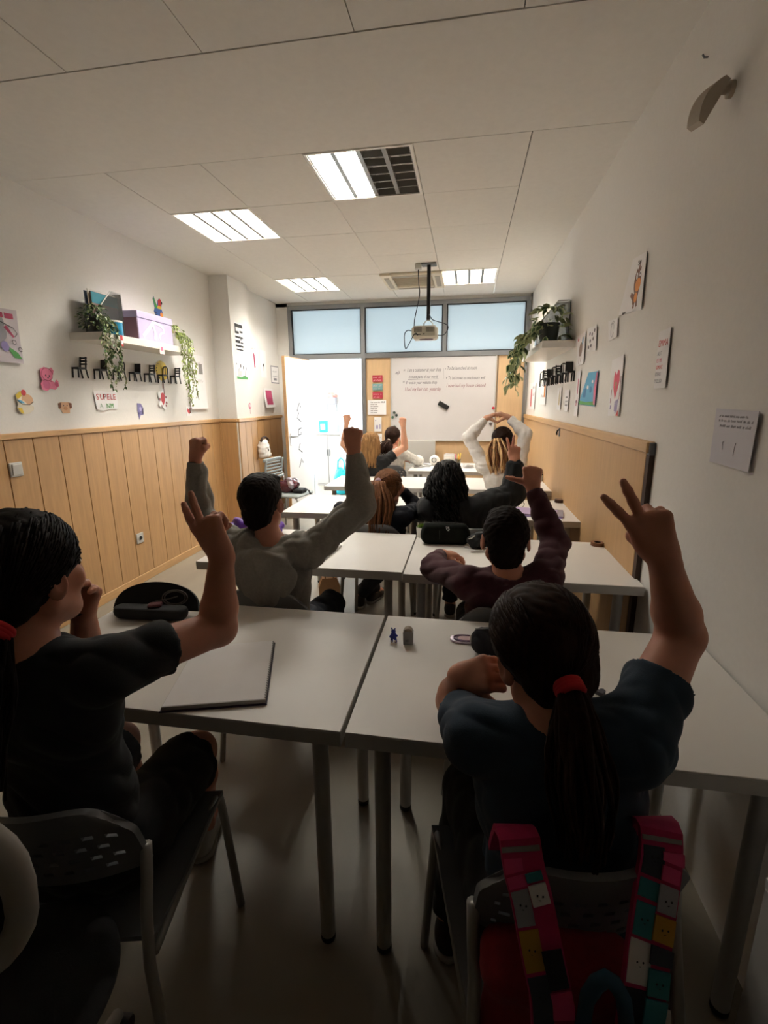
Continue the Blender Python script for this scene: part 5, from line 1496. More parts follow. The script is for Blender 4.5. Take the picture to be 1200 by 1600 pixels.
# open notebook
t = thing('notebook', 'open white notebook on a purple cover, on the nearest left desk', 'notebook', (-.64, 1.095, Z0), R_(17))
quad = [(-.127, -.15), (.124, -.153), (.115, .155), (-.118, .150)]
def slab(z, th, sc, m, name, curl=0):
    f = (Vector((0, 0, z)), X_, Y_, Z_)
    MB().prism([(x * sc, y * sc) for x, y in quad], th, f).build(name, m, t)
slab(0, .003, 1.03, mat('dark purple cover', '#3a2545', .5), 'cover')
slab(.003, .009, 1.0, mat('page block', '#b9b5b0', .9), 'page_block')
slab(.0124, .0006, .99, M_paper, 'page')
b = MB()
for i in range(28):
    y = -.145 + .0107 * i; b.tube([(.121 - .0003 * i, y, .002), (.129 - .0003 * i, y, .008), (.121 - .0003 * i, y, .015)], .0009, 5)
o = b.build('wire_binding', M_grey, t, True); o['kind'] = 'stuff'
slab(.013, .0004, .975, M_paper, 'page')
# open black pencil case, left
t = thing('pencil_case', 'open black rounded pencil case with tangled cords, left end of the nearest left desk', 'pencil case', (-1.08, 1.40, Z0), R_(4))
M_case = mat('black nylon case', '#0d0d10', .7, var=.1, scale=60, bump=.2, bscale=500)
v = Vol(); v.cap((-.10, -.02, .028), (.11, -.02, .028), .03, k=.02)
np_mesh('case_body', *v.surface(.006, [(V3(0, 0, .002), V3(0, 0, -1)), (V3(0, 0, .045), V3(0, 0, 1))]), M_case, t)
lid = [(-.16 + .0, .0)] + [(.16 * -math.cos(a), .10 * math.sin(a) ** .8) for a in np.linspace(.05, math.pi - .05, 18)] + [(.16, .0)]
f = (Vector((0, .025, .012)), X_, (Y_ * .45 + Z_ * .9).normalized(), (Y_ * -.9 + Z_ * .45).normalized())
MB().prism(lid, .014, f).build('lid_flap', M_case, t)
b = MB(); f2 = (f[0] + f[3] * .018, f[1], f[2], f[3])
for rr in (.028, .034):
    b.tube([f2[0] + f2[1] * (.07 + rr * 1.4 * math.cos(a)) + f2[2] * (.045 + rr * .8 * math.sin(a)) for a in np.linspace(0, 6.2, 18)], .0022, 6)
b.tube([f2[0] + f2[1] * x + f2[2] * y for x, y in ((.08, .05), (.05, .04), (.0, .03), (-.03, .015), (-.05, .005))], .0025, 6)
o = b.build('cord', mat('grey cord', '#77716e', .6), t, True)
MB().box((.02, -.015, .05), (.045, .03, .012), RZ(.3), .003).build('inner_pouch', mat('dark red cloth', '#4a1c20', .9), t)
# small figure, sharpener, ring case, pouch, eraser
t = thing('toy_figure', 'tiny blue plastic figure standing on the nearest right desk', 'toy', (-.206, 1.35, Z0))
M_blueP = mat('blue plastic', '#26329a', .4)
v = Vol(); v.cap((-.006, 0, .002), (-.004, 0, .018), .0045, k=.003).cap((.007, 0, .002), (.004, .002, .018), .0045, k=.003).ell((0, 0, .022), (.009, .007, .009), k=.004).cap((-.01, -.003, .018), (-.004, 0, .027), .0035, k=.003).cap((.011, -.004, .024), (.004, 0, .027), .0035, k=.003).ell((.0, -.001, .036), (.0075, .0075, .0075), k=.003).cap((-.004, 0, .042), (-.006, 0, .047), .0022, k=.002).cap((.003, 0, .042), (.005, 0, .046), .0022, k=.002)
np_mesh('figure_body', *v.surface(.0012), M_blueP, t)
MB().box((.006, -.006, .006), (.006, .004, .006), bev=.001).box((-.006, -.005, .004), (.005, .004, .005), bev=.001).build('white_detail', M_white, t)
t = thing('sharpener', 'small grey box sharpener with rounded top, beside the blue figure', 'sharpener', (-.159, 1.349, Z0), R_(3))
f = (Vector((0, .012, 0)), X_, Z_, -Y_)
MB().prism([(-.015, 0), (.015, 0), (.016, .04), (.012, .044), (-.012, .044), (-.016, .04)], .024, f).build('body', mat('pale grey box', '#8f8d8b', .6), t)
MB().prism([(-.014, .041)] + [(.013 * math.cos(a), .044 + .010 * math.sin(a)) for a in np.linspace(0, math.pi, 8)] + [(.0, .041)], .020, (Vector((0, .010, 0)), X_, Z_, -Y_)).build('cap', mat('tan plastic', '#9a8b78', .6), t)
MB().box((-.003, -.0125, .014), (.010, .001, .008)).build('blade_slot', M_grey, t)
t = thing('metal_tag', 'oval shiny holographic case with a slot, beside the dark pouch', 'case', (.015, 1.395, Z0), R_(4))
M_holo = mat('iridescent metal', '#cfc0d4', .22, metal=.8, var=.35, scale=40)
b = MB(); ov = [(.045 * math.copysign(abs(math.cos(a)) ** .8, math.cos(a)), .026 * math.sin(a)) for a in np.linspace(0, 2 * math.pi, 32, endpoint=False)]
MB().prism(ov, .007, (Vector((0, 0, 0)), X_, Y_, Z_)).build('case_shell', M_holo, t)
MB().prism([(x * .55 + .004, y * .5) for x, y in ov], .001, (Vector((0, 0, .0072)), X_, Y_, Z_)).build('recess', mat('pale pink plastic', '#d7b9bd', .5), t)
MB().tube([(x * .75, y * .75, .0078) for x, y in ov], .0016, 6, closed=True).build('raised_rim', mat('plum line', '#6d4a70', .4), t, True)
t = thing('pouch', 'dark navy zip pouch standing beside the shiny oval case', 'pouch', (.095, 1.315, Z0), R_(-8))
v = Vol(); v.cap((-.03, 0, .035), (.05, .0, .035), .034, .03, k=.02); v.cap((-.03, .01, .06), (.05, .01, .058), .022, k=.02)
np_mesh('pouch_body', *v.surface(.005, [(V3(0, 0, .001), V3(0, 0, -1))], folds(.003, 70, 3)), mat('navy cloth', '#11131d', .85, var=.1, scale=60), t)
MB().tube([(-.05, .0, .078), (.0, .002, .086), (.06, .0, .080)], .0025, 6).build('zip', M_grey, t, True)
MB().box((-.062, -.012, .05), (.004, .006, .028), RX(.3), .001).build('zip_pull', M_lgrey, t)
t = MB().prism([(0, -.012), (-.013, .0), (-.012, .009), (-.005, .011), (0, .007), (.005, .011), (.012, .009), (.013, .0)], .010, fr_table(.363, 1.162, Z0, .2)).build('heart_eraser', mat('slate rubber', '#4b4a52', .7))
tag(t, 'small slate grey heart shaped eraser beside the seated girl', 'eraser')
b = MB()
for k, c in enumerate(((.30, 1.10), (.335, 1.075), (.36, 1.10), (.05, 1.06), (.09, 1.05))):
    b.prism(strip(circ(c[0], c[1], .014 + .004 * (k % 3), .02, 14), .0012), .0003, (Vector((0, 0, Z0)), X_, Y_, Z_))
b.prism(strip([(.0, 1.10), (.02, 1.06), (.03, 1.02)], .0012), .0003, (Vector((0, 0, Z0)), X_, Y_, Z_))
o = b.build('pencil_doodle', M_ink); tag(o, 'loose pencil doodles drawn on the nearest right desk top', 'doodle', kind='stuff')

# second row
t = thing('succulent', 'small green succulent in a white pot on the second row desk', 'plant', (-.228, 2.555, Z0))
MB().lathe([(.024, 0), (.026, .003), (.031, .055), (.028, .055), (.026, .045), (0, .045)], (0, 0, 0), 18, cap=False).build('pot', M_lwhite, t, 'auto')
M_succ = mat('succulent green', '#7d9a45', .5, var=.25, scale=30)
for ring, (n, tl_, L) in enumerate(((9, 1.15, .036), (7, .75, .032), (5, .35, .026))):
    for k in range(n):
        b = MB(); vs, fs = leaf_pts(L, L * .75, Euler_(1.57 - tl_, 0, 2 * math.pi * k / n + ring * .4), (0, 0, .05), curl=-.15); b.add(vs, fs)
        b.build('leaf', M_succ, t, True)
t = thing('pencil_case', 'large black camouflage pencil case with a small white emblem, second row', 'pencil case', (-.095, 2.445, Z0), R_(4))
v = Vol(); v.cap((-.085, 0, .05), (.09, 0, .05), .045, k=.02); v.cap((-.09, 0, .085), (.09, 0, .085), .028, k=.02); v.cap((-.09, 0, .028), (.095, 0, .028), .028, k=.02)
M_camo = mat('dark green camouflage nylon', '#0b0f0a', .8, spec=.15, var=.9, scale=26, bump=.15, bscale=400)
np_mesh('case_body', *v.surface(.005, [(V3(0, 0, .001), V3(0, 0, -1)), (V3(0, -.03, 0), V3(0, -1, 0)), (V3(0, .03, 0), V3(0, 1, 0))]), M_camo, t)
MB().tube([(-.11, 0, .109), (-.05, 0, .1145), (.05, 0, .1145), (.11, 0, .109)], .003, 6).build('zip', M_black, t, True)
fe = (Vector((.015, -.0315, .092)), X_, Z_, -Y_)
MB().prism(strip([(-.012, .008), (.006, .006)], .003), .001, fe).prism(strip([(.004, .010), (-.002, .0), (.008, -.004), (.0, -.010)], .003), .001, fe).prism(strip([(-.010, .002), (-.004, -.010), (.006, -.012)], .003), .001, fe).build('emblem', M_paper, t)
MB().prism(strip([(-.02, .01), (-.018, -.04)], .003), .0008, (Vector((-.01, -.0312, .07)), X_, Z_, -Y_)).build('seam', mat('dark grey seam', '#2b302a', .7), t)
t = thing('pouch', 'dark crumpled pouch behind the maroon boy head, second row', 'pouch', (.075, 2.40, Z0))
v = Vol(); v.ell((0, 0, .035), (.05, .04, .04), k=.02); v.ell((.03, .0, .055), (.035, .03, .035), k=.02)
np_mesh('pouch_body', *v.surface(.006, [(V3(0, 0, .001), V3(0, 0, -1))], folds(.006, 60, 8)), M_case, t)
MB().tube([(-.045, -.02, .05), (-.03, -.038, .06), (-.015, -.04, .075)], .003, 6).build('zip_pull', M_lgrey, t, True)
t = thing('pen', 'blue and white pen lying beside the maroon boy ear', 'pen', (.09, 2.32, Z0), R_(12))
MB().tube([(-.05, 0, .006), (.03, 0, .006)], .005, 8).build('barrel', M_white, t, True)
MB().tube([(.03, 0, .006), (.06, 0, .006)], .0056, 8).build('cap', M_blueP, t, True)
o = MB().prism([(-.02, -.012), (.015, -.014), (.02, .008), (.0, .015), (-.018, .01)], .004, fr_table(.03, 2.395, Z0)).build('paper_scrap', M_paper); tag(o, 'crumpled white paper scrap beside the camouflage pencil case', 'scrap')
t = thing('tape_roll', 'brown round tape roll at the wall end of the second row desk', 'tape', (.695, 2.53, Z0))
M_tape = mat('brown tape', '#7a4f33', .5)
MB().lathe([(.018, 0), (.033, 0), (.033, .018), (.018, .018), (.018, 0)], (0, 0, 0), 24, cap=False).build('tape_ring', M_tape, t, 'auto')
MB().lathe([(.015, .001), (.018, .001), (.018, .017), (.015, .017), (.015, .001)], (0, 0, 0), 24, cap=False).build('core', M_brown, t, 'auto')
t = thing('tape_roll', 'brown tape roll on the third row desk beside the wall', 'tape', (.70, 3.63, Z0))
MB().lathe([(.018, 0), (.033, 0), (.033, .022), (.018, .022), (.018, 0)], (0, 0, 0), 24, cap=False).build('tape_ring', M_brown, t, 'auto')
MB().lathe([(.0, .0215), (.0175, .0215), (.0175, .023), (.0, .023)], (0, 0, 0), 20, cap=False).build('core', M_tape, t, 'auto')
t = thing('tablet', 'white flat tablet lying at the grey hoodie boy elbow, second row', 'tablet', (-.74, 2.17, Z0), R_(-6))
MB().box((0, 0, .005), (.20, .30, .010), bev=.003).build('shell', M_lgrey, t)
MB().box((0, 0, .0106), (.19, .29, .001)).build('front_face', M_paper, t)
t = thing('jacket_heap', 'crumpled purple jacket heaped on the second row desk, left end', 'jacket', (-1.17, 2.47, Z0))
v = Vol(); v.ell((-.06, .03, .035), (.12, .09, .05), k=.03); v.ell((.03, .0, .05), (.10, .07, .055), k=.03); v.ell((.08, .02, .03), (.07, .08, .04), k=.03); v.cap((-.09, .0, .06), (.03, .06, .08), .035, k=.02)
np_mesh('cloth', *v.surface(.006, [(V3(0, 0, .001), V3(0, 0, -1))], folds(.016, 42, 12)), mat('purple nylon', '#5d2f96', .45, var=.15, scale=20), t)
# third row
t = thing('eyeglasses', 'thin framed eyeglasses standing open on the third row desk', 'glasses', (.365, 3.40, Z0), R_(10))
b = MB()
for s in (-1, 1): b.tube([(s * .034 + .024 * math.cos(a), -.0, .022 + .021 * math.sin(a)) for a in np.linspace(0, 2 * math.pi, 20, endpoint=False)], .0016, 6, closed=True)
b.tube([(-.01, 0, .026), (0, -.002, .03), (.01, 0, .026)], .0015, 6); b.build('frame', M_black, t, True)
for s in (-1, 1): MB().tube([(s * .058, 0, .026), (s * .066, .02, .026), (s * .068, .10, .022), (s * .066, .13, .004)], .0015, 6).build('temple', M_black, t, True)
t = thing('folder', 'lilac folder with loose sheets on the third row desk', 'folder', (.49, 3.23, Z0), R_(-12))
MB().box((0, 0, .002), (.32, .22, .004)).build('cover', mat('lilac plastic', '#9a86b8', .45), t)
MB().box((.012, .012, .008), (.30, .20, .007), RZ(.05)).build('paper_stack', mat('grey sheets', '#a7a0ab', .8), t)
MB().box((-.02, .0, .0135), (.28, .19, .002), RZ(-.06)).build('top_cover', mat('pale lilac plastic', '#b7a3cf', .4), t)
t = thing('scissors', 'thin grey wire pen clip tangle beside the curly haired girl', 'clips', (-.235, 3.12, Z0))
b = MB().tube([(-.03, 0, .002), (-.01, .02, .004), (.02, .01, .003), (.03, -.015, .002), (.0, -.02, .003), (-.02, .0, .003)], .0014, 5)
b.build('wire', M_grey, t, True)
# fourth row, by the wall
t = thing('cactus', 'spiky dark succulent in a white pot by the wall, fourth row', 'plant', (.69, 4.60, Z0))
MB().lathe([(.028, 0), (.030, .003), (.036, .06), (.033, .06), (.031, .05), (0, .05)], (0, 0, 0), 18, cap=False).build('pot', M_lwhite, t, 'auto')
for k in range(14):
    a = k * 2.4; e = .35 + .8 * (k % 3) / 2
    MB().tube([(0, 0, .05), (.025 * math.cos(a) * math.sin(e) * 1.2, .025 * math.sin(a) * math.sin(e) * 1.2, .05 + .03 * math.cos(e)), (.055 * math.cos(a) * math.sin(e), .055 * math.sin(a) * math.sin(e), .05 + .07 * math.cos(e))], [.006, .005, .001], 6).build('leaf', mat('dark cactus green', '#2c3a26', .55), t, True)
t = thing('cactus', 'small dark succulent in a white pot on the teacher desk corner', 'plant', (.60, 5.27, Z0))
MB().lathe([(.028, 0), (.030, .003), (.036, .06), (.033, .06), (.031, .05), (0, .05)], (0, 0, 0), 18, cap=False).build('pot', M_lwhite, t, 'auto')
for k in range(14):
    a = k * 2.4; e = .35 + .8 * (k % 3) / 2
    MB().tube([(0, 0, .05), (.03 * math.cos(a) * math.sin(e), .03 * math.sin(a) * math.sin(e), .05 + .025 * math.cos(e)), (.05 * math.cos(a) * math.sin(e), .05 * math.sin(a) * math.sin(e), .05 + .055 * math.cos(e))], [.008, .007, .002], 6).build('leaf', MATS['dark cactus green'], t, True)

# teacher desk
for lab, x, y in (('left', -.545, 5.58), ('right', -.36, 5.62)):
    t = thing('speaker', 'round white desktop speaker on the teacher desk, %s of the two' % lab, 'speaker', (x, y, Z0), R_(-4))
    v = Vol(); v.ell((0, .0, .062), (.06, .05, .062), k=.01)
    np_mesh('shell', *v.surface(.006, [(V3(0, 0, .001), V3(0, 0, -1))]), M_lwhite, t)
    MB().lathe([(.027, 0), (.03, .006), (.024, .008), (.02, .002), (.02, 0)], (0, -.046, .07), 20, RX(R_(90)), cap=False).build('ring', M_grey, t, 'auto')
    MB().ball((0, -.046, .07), (.016, .008, .016), 12).build('driver', M_lwhite, t, True)
    MB().box((0, .0, .004), (.09, .07, .008), bev=.003).build('base', M_lgrey, t)
o = MB().tube([(-.58, 5.40, Z0 + .003), (-.50, 5.42, Z0 + .003), (-.46, 5.48, Z0 + .006), (-.41, 5.50, Z0 + .003), (-.40, 5.58, Z0 + .003), (-.47, 5.66, Z0 + .004), (-.55, 5.70, Z0 + .012), (-.44, 5.72, Z0 + .02), (-.30, 5.74, Z0 + .004)], .0045, 6).build('cable', M_grey)
o.data.polygons.foreach_set('use_smooth', [True] * len(o.data.polygons)); tag(o, 'grey loose cable on the teacher desk between the two round speakers', 'cable')
t = thing('pen_holder', 'clear pen holder with pens on the teacher desk', 'pen holder', (-.09, 5.52, Z0))
MB().lathe([(.035, 0), (.038, .09), (.034, .09), (.032, .004), (0, .004)], (0, 0, 0), 16, cap=False).build('cup', M_clear, t, 'auto')
for k, (h_, c_) in enumerate((('.16', YL), ('.15', YL), ('.14', M_black), ('.15', PK), ('.13', OR))):
    a = k * 1.3; MB().tube([(.012 * math.cos(a), .012 * math.sin(a), .006), (.035 * math.cos(a), .035 * math.sin(a), float(h_))], .005, 7).build('pen', c_, t, True)
t = thing('paper_stand', 'white upright paper holder beside the pen holder', 'paper holder', (-.19, 5.60, Z0))
MB().box((0, 0, .06), (.12, .05, .12), bev=.003).build('tray', M_lwhite, t)
for k in range(3): MB().box((.005 * k, -.012 + .012 * k, .085), (.11, .003, .12), RY(.10 * (k - 1))).build('sheet', M_paper, t)
t = thing('paper_heap', 'untidy heap of white papers right of the pen holder', 'papers', (.03, 5.48, Z0))
for k in range(4): MB().box((.004 * k, .003 * k, .004 + .011 * k), (.13 - .01 * k, .10, .003), RZ(.3 * k) @ RY(.05 * k)).build('sheet', M_paper, t)
t = MB()
bk = [('#b9b4ae', .20), ('#2a2a30', .19), ('#c9c3bb', .20), ('#3a2f33', .18), ('#d4cfc6', .19), ('#8b3a3a', .17), ('#c2bdb5', .18)]
for i, (c_, w) in enumerate(bk):
    nm_ = ['bottom book of the stack by the wall, grey', 'second book up in the stack by the wall, black', 'third book up in the stack by the wall, cream', 'middle dark book in the stack by the wall', 'pale book third from the top of the wall stack', 'red book second from the top of the wall stack', 'top pale book of the stack by the wall'][i]
    th = (.035, .028, .03, .035, .03, .032, .03)[i]
    o = thing('book', nm_ + ', teacher desk', 'book', (.53 + .006 * (i % 2), 5.50, Z0 + sum((.035, .028, .03, .035, .03, .032, .03)[:i])), R_(3 * (i % 3) - 3), 'books stacked on the teacher desk')
    MB().box((0, 0, th / 2), (w - .006, .13, th - .006)).build('page_block', mat('page block', '#b9b5b0', .9), o)
    MB().box((0, 0, .0015), (w, .135, .003)).box((0, 0, th - .0015), (w, .135, .003)).box((0, -.0675, th / 2), (w, .003, th)).build('cover', colr(c_), o)

# whiteboard and front wall papers
BY = 6.38
t = thing('whiteboard', 'large white marker board with faint handwriting on the front wall', 'whiteboard', (-.325, BY, 1.51))
M_wb = mat('whiteboard enamel', '#d5d2d2', .3, var=.03, scale=3)
MB().box((0, .006, 0), (1.345, .016, 1.075)).build('board', M_wb, t)
b = MB()
for s in (-1, 1): b.box((s * .672, 0, 0), (.014, .026, 1.09), bev=.003); b.box((0, 0, s * .54), (1.36, .026, .014), bev=.003)
b.build('frame', M_lgrey, t)
fw_ = (Vector((0, -.002, 0)), X_, Z_, -Y_)
M_mark = mat('grey marker ink', '#5d5a62', .6); M_markr = mat('reddish marker ink', '#8a4a58', .6)
for tx, u, vv, sz, m_, wd in (('a)', -.62, .32, .055, M_mark, .06), ('*', -.515, .335, .06, M_mark, None), ('I am a customer at your shop', -.46, .345, .066, M_mark, .44), ('in most parts of our world', -.44, .262, .056, M_mark, .38), ('* I', -.525, .19, .06, M_mark, .07), ('was in your website shop', -.44, .19, .056, M_mark, .37),
                          ('I had my hair cut', -.49, .105, .066, M_markr, .30), ('yesterday', -.165, .105, .066, M_markr, .15), ('- To be launched at noon', .03, .36, .064, M_mark, .40), ('+ To be known to much more well', .04, .24, .056, M_mark, .50), ('I have had my house cleaned', .05, .145, .064, M_markr, .50)):
    text_obj(tx, sz, (fw_[0] + X_ * u + Z_ * vv,) + fw_[1:], m_, t, .0012, 'handwriting', shear=.25, width=wd)
MB().prism(strip([(-.45, .245), (-.05, .25)], .004), .0005, fw_, .001).prism(strip([(.01, .38), (.01, .25)], .003), .0005, fw_, .001).build('underline', M_mark, t)
t = thing('board_eraser', 'black board eraser stuck slantwise on the whiteboard', 'eraser', (-.305, BY - .006, 1.425))
Rm = RY(R_(30))
MB().box((0, -.012, 0), (.145, .014, .058), Rm, .004).build('grip', M_black, t); MB().box((0, -.003, 0), (.145, .008, .058), Rm).build('felt_pad', M_grey, t)
for i, (x, z, c_, l_) in enumerate(((-.955, 1.335, '#3c4a40', 'dark green magnet, upper left edge of the whiteboard'), (-.925, 1.30, '#2f3d36', 'dark magnet below the upper green one, left edge of the whiteboard'), (-.975, 1.275, '#4d6b58', 'small green magnet nearest the left rim of the whiteboard'), (-.952, 1.15, '#4a5a55', 'lowest single grey-green magnet at the left of the whiteboard'),
                                  (.332, 1.39, '#c02a3e', 'red magnet, topmost at the right edge of the whiteboard'), (.325, 1.245, '#c76a5e', 'reddish magnet above the dark one, right edge of the whiteboard'), (.305, 1.19, '#5a5257', 'dark magnet, lowest at the right edge of the whiteboard'))):
    o = MB().lathe([(.016, 0), (.018, .003), (.016, .010), (0, .011)], (0, 0, 0), 14, RX(R_(90)), cap=False).build('magnet', colr(c_), None, 'auto')
    o.location = (x, BY - .008, z); tag(o, l_, 'magnet')
for i, (z, c_, l_) in enumerate(((1.776, '#a8283c', 'top dark red printed card on the pin panel beside the door'), (1.668, '#6f9a9a', 'grey-green printed card between the two red ones'), (1.56, '#ad2a40', 'lower dark red printed card on the pin panel'))):
    card('printed_card', l_, 'sign', fr_front(-1.18, z, BY + .003), rect(-.068, -.042, .068, .042), colr(c_), [('print', scrawl(-.055, .008, .055, .02, 60 + i, .005) + scrawl(-.055, -.03, .055, .02, 70 + i, .005), colr('#e0b8b8'))])
card('word_list', 'white sheet of short printed words on the pin panel', 'sign', fr_front(-1.19, 1.405, BY + .003), rect(-.125, -.095, .125, .095), M_paper, [('print', [q for k in range(6) for q in scrawl(-.085, .06 - .027 * k, .02 + .09 * (k == 0) - .02 * (k % 2), .013, 80 + k, .006)], colr('#4a3a30')), ('corner_print', scrawl(.06, .065, .11, .014, 90, .006), M_ink)])
card('small_notice', 'small white sheet with a purple drawing below the word list', 'sign', fr_front(-1.18, 1.18, BY + .003), rect(-.05, -.095, .05, .095), M_paper, [('print', [rect(-.02, -.06, .0, -.01), rect(.025, -.06, .035, .0), circ(-.03, .05, .008)], PU)])
card('small_notice', 'lowest plain white sheet on the pin panel', 'sign', fr_front(-1.175, .955, BY + .003), rect(-.05, -.1, .05, .1), M_paper, [('print', scrawl(-.035, .05, .035, .012, 95, .003), GREYM)])
t = thing('white_panel', 'pale grey flat panel leaning under the whiteboard left half', 'panel', (-.60, 6.33, .79))
MB().box((0, 0, .0), (.40, .02, .36), bev=.003).build('panel_face', M_lgrey, t); MB().box((0, .0, -.4), (.40, .03, .46), bev=.003).build('lower_stand', M_edge, t)

# projector hanging from the ceiling
t = thing('projector', 'white ceiling projector with grilles and an oval underside, in front of the transom windows', 'projector', (-.43, 4.93, 2.13))
M_proj = mat('off white plastic', '#c9c3b4', .45)
MB().box((0, 0, .0), (.25, .20, .12), bev=.022).build('housing', M_proj, t)
b = MB()
for x0 in (-.10, .015):
    for k in range(10): b.box((x0 + .004 + .0075 * k, -.1008, .022), (.0035, .003, .045))
    for k in range(6): b.box((x0 + .038, -.1006, .004 + .0075 * k), (.075, .003, .0022))
o = b.build('vent_grille', mat('dark vent grey', '#6b655b', .6), t); o['kind'] = 'stuff'
MB().box((-.065, -.101, -.022), (.06, .003, .007)).box((-.004, -.101, -.018), (.014, .003, .010)).build('port', M_ink, t)
MB().lathe([(.0, -.004), (.058, -.004), (.062, .0), (.062, .012), (0, .012)], (.015, -.045, -.064), 24, Matrix.Diagonal((1.1, .55, 1)), False).build('lens_cover', mat('dusky plastic', '#6d6070', .4), t, 'auto')
m_ = thing('projector_mount', 'black ceiling pole and plate holding the projector', 'mount', (-.40, 4.92, 0))
MB().box((0, 0, 2.25 + .2475), (.034, .034, .495), bev=.004).build('pole', M_black, m_)
MB().box((0, 0, 2.744), (.14, .12, .010), bev=.002).build('ceiling_plate', M_grey, m_)
MB().tube([(-.045, 0, 2.195), (-.04, 0, 2.225), (-.015, 0, 2.245), (.015, 0, 2.245), (.04, 0, 2.225), (.045, 0, 2.195)], .006, 8).build('bracket', M_lgrey, m_, True)
b = MB().box((-.50, 4.90, 2.725), (.06, .06, .05), bev=.006); o = b.build('ceiling_socket', M_lgrey); tag(o, 'small white socket box on the ceiling beside the projector pole', 'socket')
for nm_, P, l_ in (('power_cable', [(-.50, 4.90, 2.70), (-.495, 4.90, 2.58), (-.485, 4.90, 2.5), (-.50, 4.9, 2.40), (-.53, 4.89, 2.26), (-.535, 4.89, 2.19)], 'thin dark cable dropping from the ceiling socket to the projector'),
                   ('signal_cable', [(-.39, 4.90, 2.30), (-.36, 4.89, 2.25), (-.30, 4.88, 2.225), (-.235, 4.88, 2.205), (-.205, 4.87, 2.17), (-.225, 4.87, 2.12), (-.26, 4.88, 2.10), (-.308, 4.90, 2.105)], 'grey cable looping out to the right of the projector'),
                   ('signal_cable', [(-.555, 4.90, 2.15), (-.60, 4.86, 2.15), (-.625, 4.84, 2.10), (-.61, 4.82, 1.98), (-.57, 4.81, 2.03), (-.53, 4.81, 2.10), (-.51, 4.82, 2.118), (-.49, 4.826, 2.10)], 'dark cable hanging in a loop left of the projector')):
    pts = []
    for i in range(len(P) - 1):
        p0, p1, p2, p3 = [Vector(P[max(0, min(len(P) - 1, i + k))]) for k in (-1, 0, 1, 2)]
        for q in range(6):
            u = q / 6; pts.append(.5 * ((2 * p1) + (p2 - p0) * u + (2 * p0 - 5 * p1 + 4 * p2 - p3) * u * u + (3 * p1 - p0 - 3 * p2 + p3) * u ** 3))
    pts.append(Vector(P[-1]))
    o = MB().tube(pts, .0045, 6).build(nm_, mat('dark grey cable', '#2c3038', .6), None, True); tag(o, l_, 'cable')

# spare chair by the open door with bags
def slat_chair(loc, rz, label):
    t = thing('slatted_chair', label, 'chair', loc, rz)
    M_sl = mat('pale grey green plastic', '#9fa8a8', .45)
    b = MB()
    for s in (-1, 1): b.box((s * .17, -.19 - .03, .73), (.03, .02, .22), RX(R_(-9)), .006)
    b.box((0, -.235, .835), (.37, .02, .04), RX(R_(-9)), .008).box((0, -.20, .63), (.34, .02, .03), RX(R_(-9)), .006); b.build('back_frame', M_sl, t)
    for k in range(5): MB().box((0, -.207 - .0055 * k, .665 + .034 * k), (.32, .012, .020), RX(R_(-9)), .003).build('slat', M_sl, t)
    MB().box((0, .0, .44), (.38, .38, .03), bev=.012).build('seat', M_sl, t)
    for s in (-1, 1):
        MB().tube([(s * .20, -.22, 0), (s * .175, -.19, .44), (s * .165, -.2, .6), (s * .16, -.205, .66)], .011, 8).build('leg', M_frame, t, True)
        MB().tube([(s * .20, .20, 0), (s * .18, .18, .40), (s * .17, .15, .43)], .011, 8).build('leg', M_frame, t, True)
    return t
slat_chair((-1.985, 5.16, 0), R_(-100), 'pale grey slatted chair with bags on it between pillar and door')
t = thing('shoulder_bag', 'shiny dark red and silver bag on the slatted chair seat', 'bag', (-2.03, 5.19, .455), R_(-10))
v = Vol(); v.ell((-.03, 0, .06), (.13, .09, .07), k=.04); v.ell((.05, 0, .09), (.09, .08, .07), k=.04); v.cap((-.1, 0, .05), (.05, .03, .12), .05, k=.03)
np_mesh('bag_body', *v.surface(.009, [(V3(0, 0, .003), V3(0, 0, -1))], folds(.01, 40, 7)), mat('glossy burgundy vinyl', '#4a1c26', .25, var=.3, scale=14), t)
v = Vol(); v.cap((.08, -.07, .09), (.05, -.06, .15), .035, k=.02)
np_mesh('silver_flap', *v.surface(.008, None, folds(.006, 60, 9)), mat('silver vinyl', '#b5aab6', .25, metal=.4), t)
t = thing('black_pouch', 'small black bag with a strap hanging over the slatted chair front', 'bag', (-1.88, 5.16, .455), R_(-8))
MB().box((0, 0, .025), (.12, .15, .05), bev=.015).build('bag_body', M_case, t)
strap([(.05, .02, .05), (.10, .02, .03), (.125, .02, -.02), (.125, .02, -.12), (.12, .025, -.25)], .03, 'strap', M_case, t, .004, (0, 1, 0))
t = thing('tote_bag', 'white tote bag with a dark handle hung on the panelling behind the slatted chair', 'bag', (-2.40, 5.40, .83))
v = Vol(); v.ell((0, 0, .10), (.06, .11, .12), k=.03); v.ell((0, .03, .03), (.06, .12, .05), k=.03)
np_mesh('bag_body', *v.surface(.009, [(V3(0, 0, .002), V3(0, 0, -1))], folds(.006, 40, 4)), M_whitecloth, t)
MB().tube([(.01, -.09, .20), (.01, -.05, .235), (.01, .03, .245), (.01, .09, .225), (.01, .13, .20)], .013, 8).build('handle', M_brown, t, True)
MB().ball((.058, .0, .09), (.006, .012, .018), 10).build('button', M_ink, t, True)
o = MB().box((-2.40, 5.44, .815), (.10, .26, .012)).box((-2.43, 5.44, .79), (.02, .02, .05)).build('ledge', M_wood2, wl)
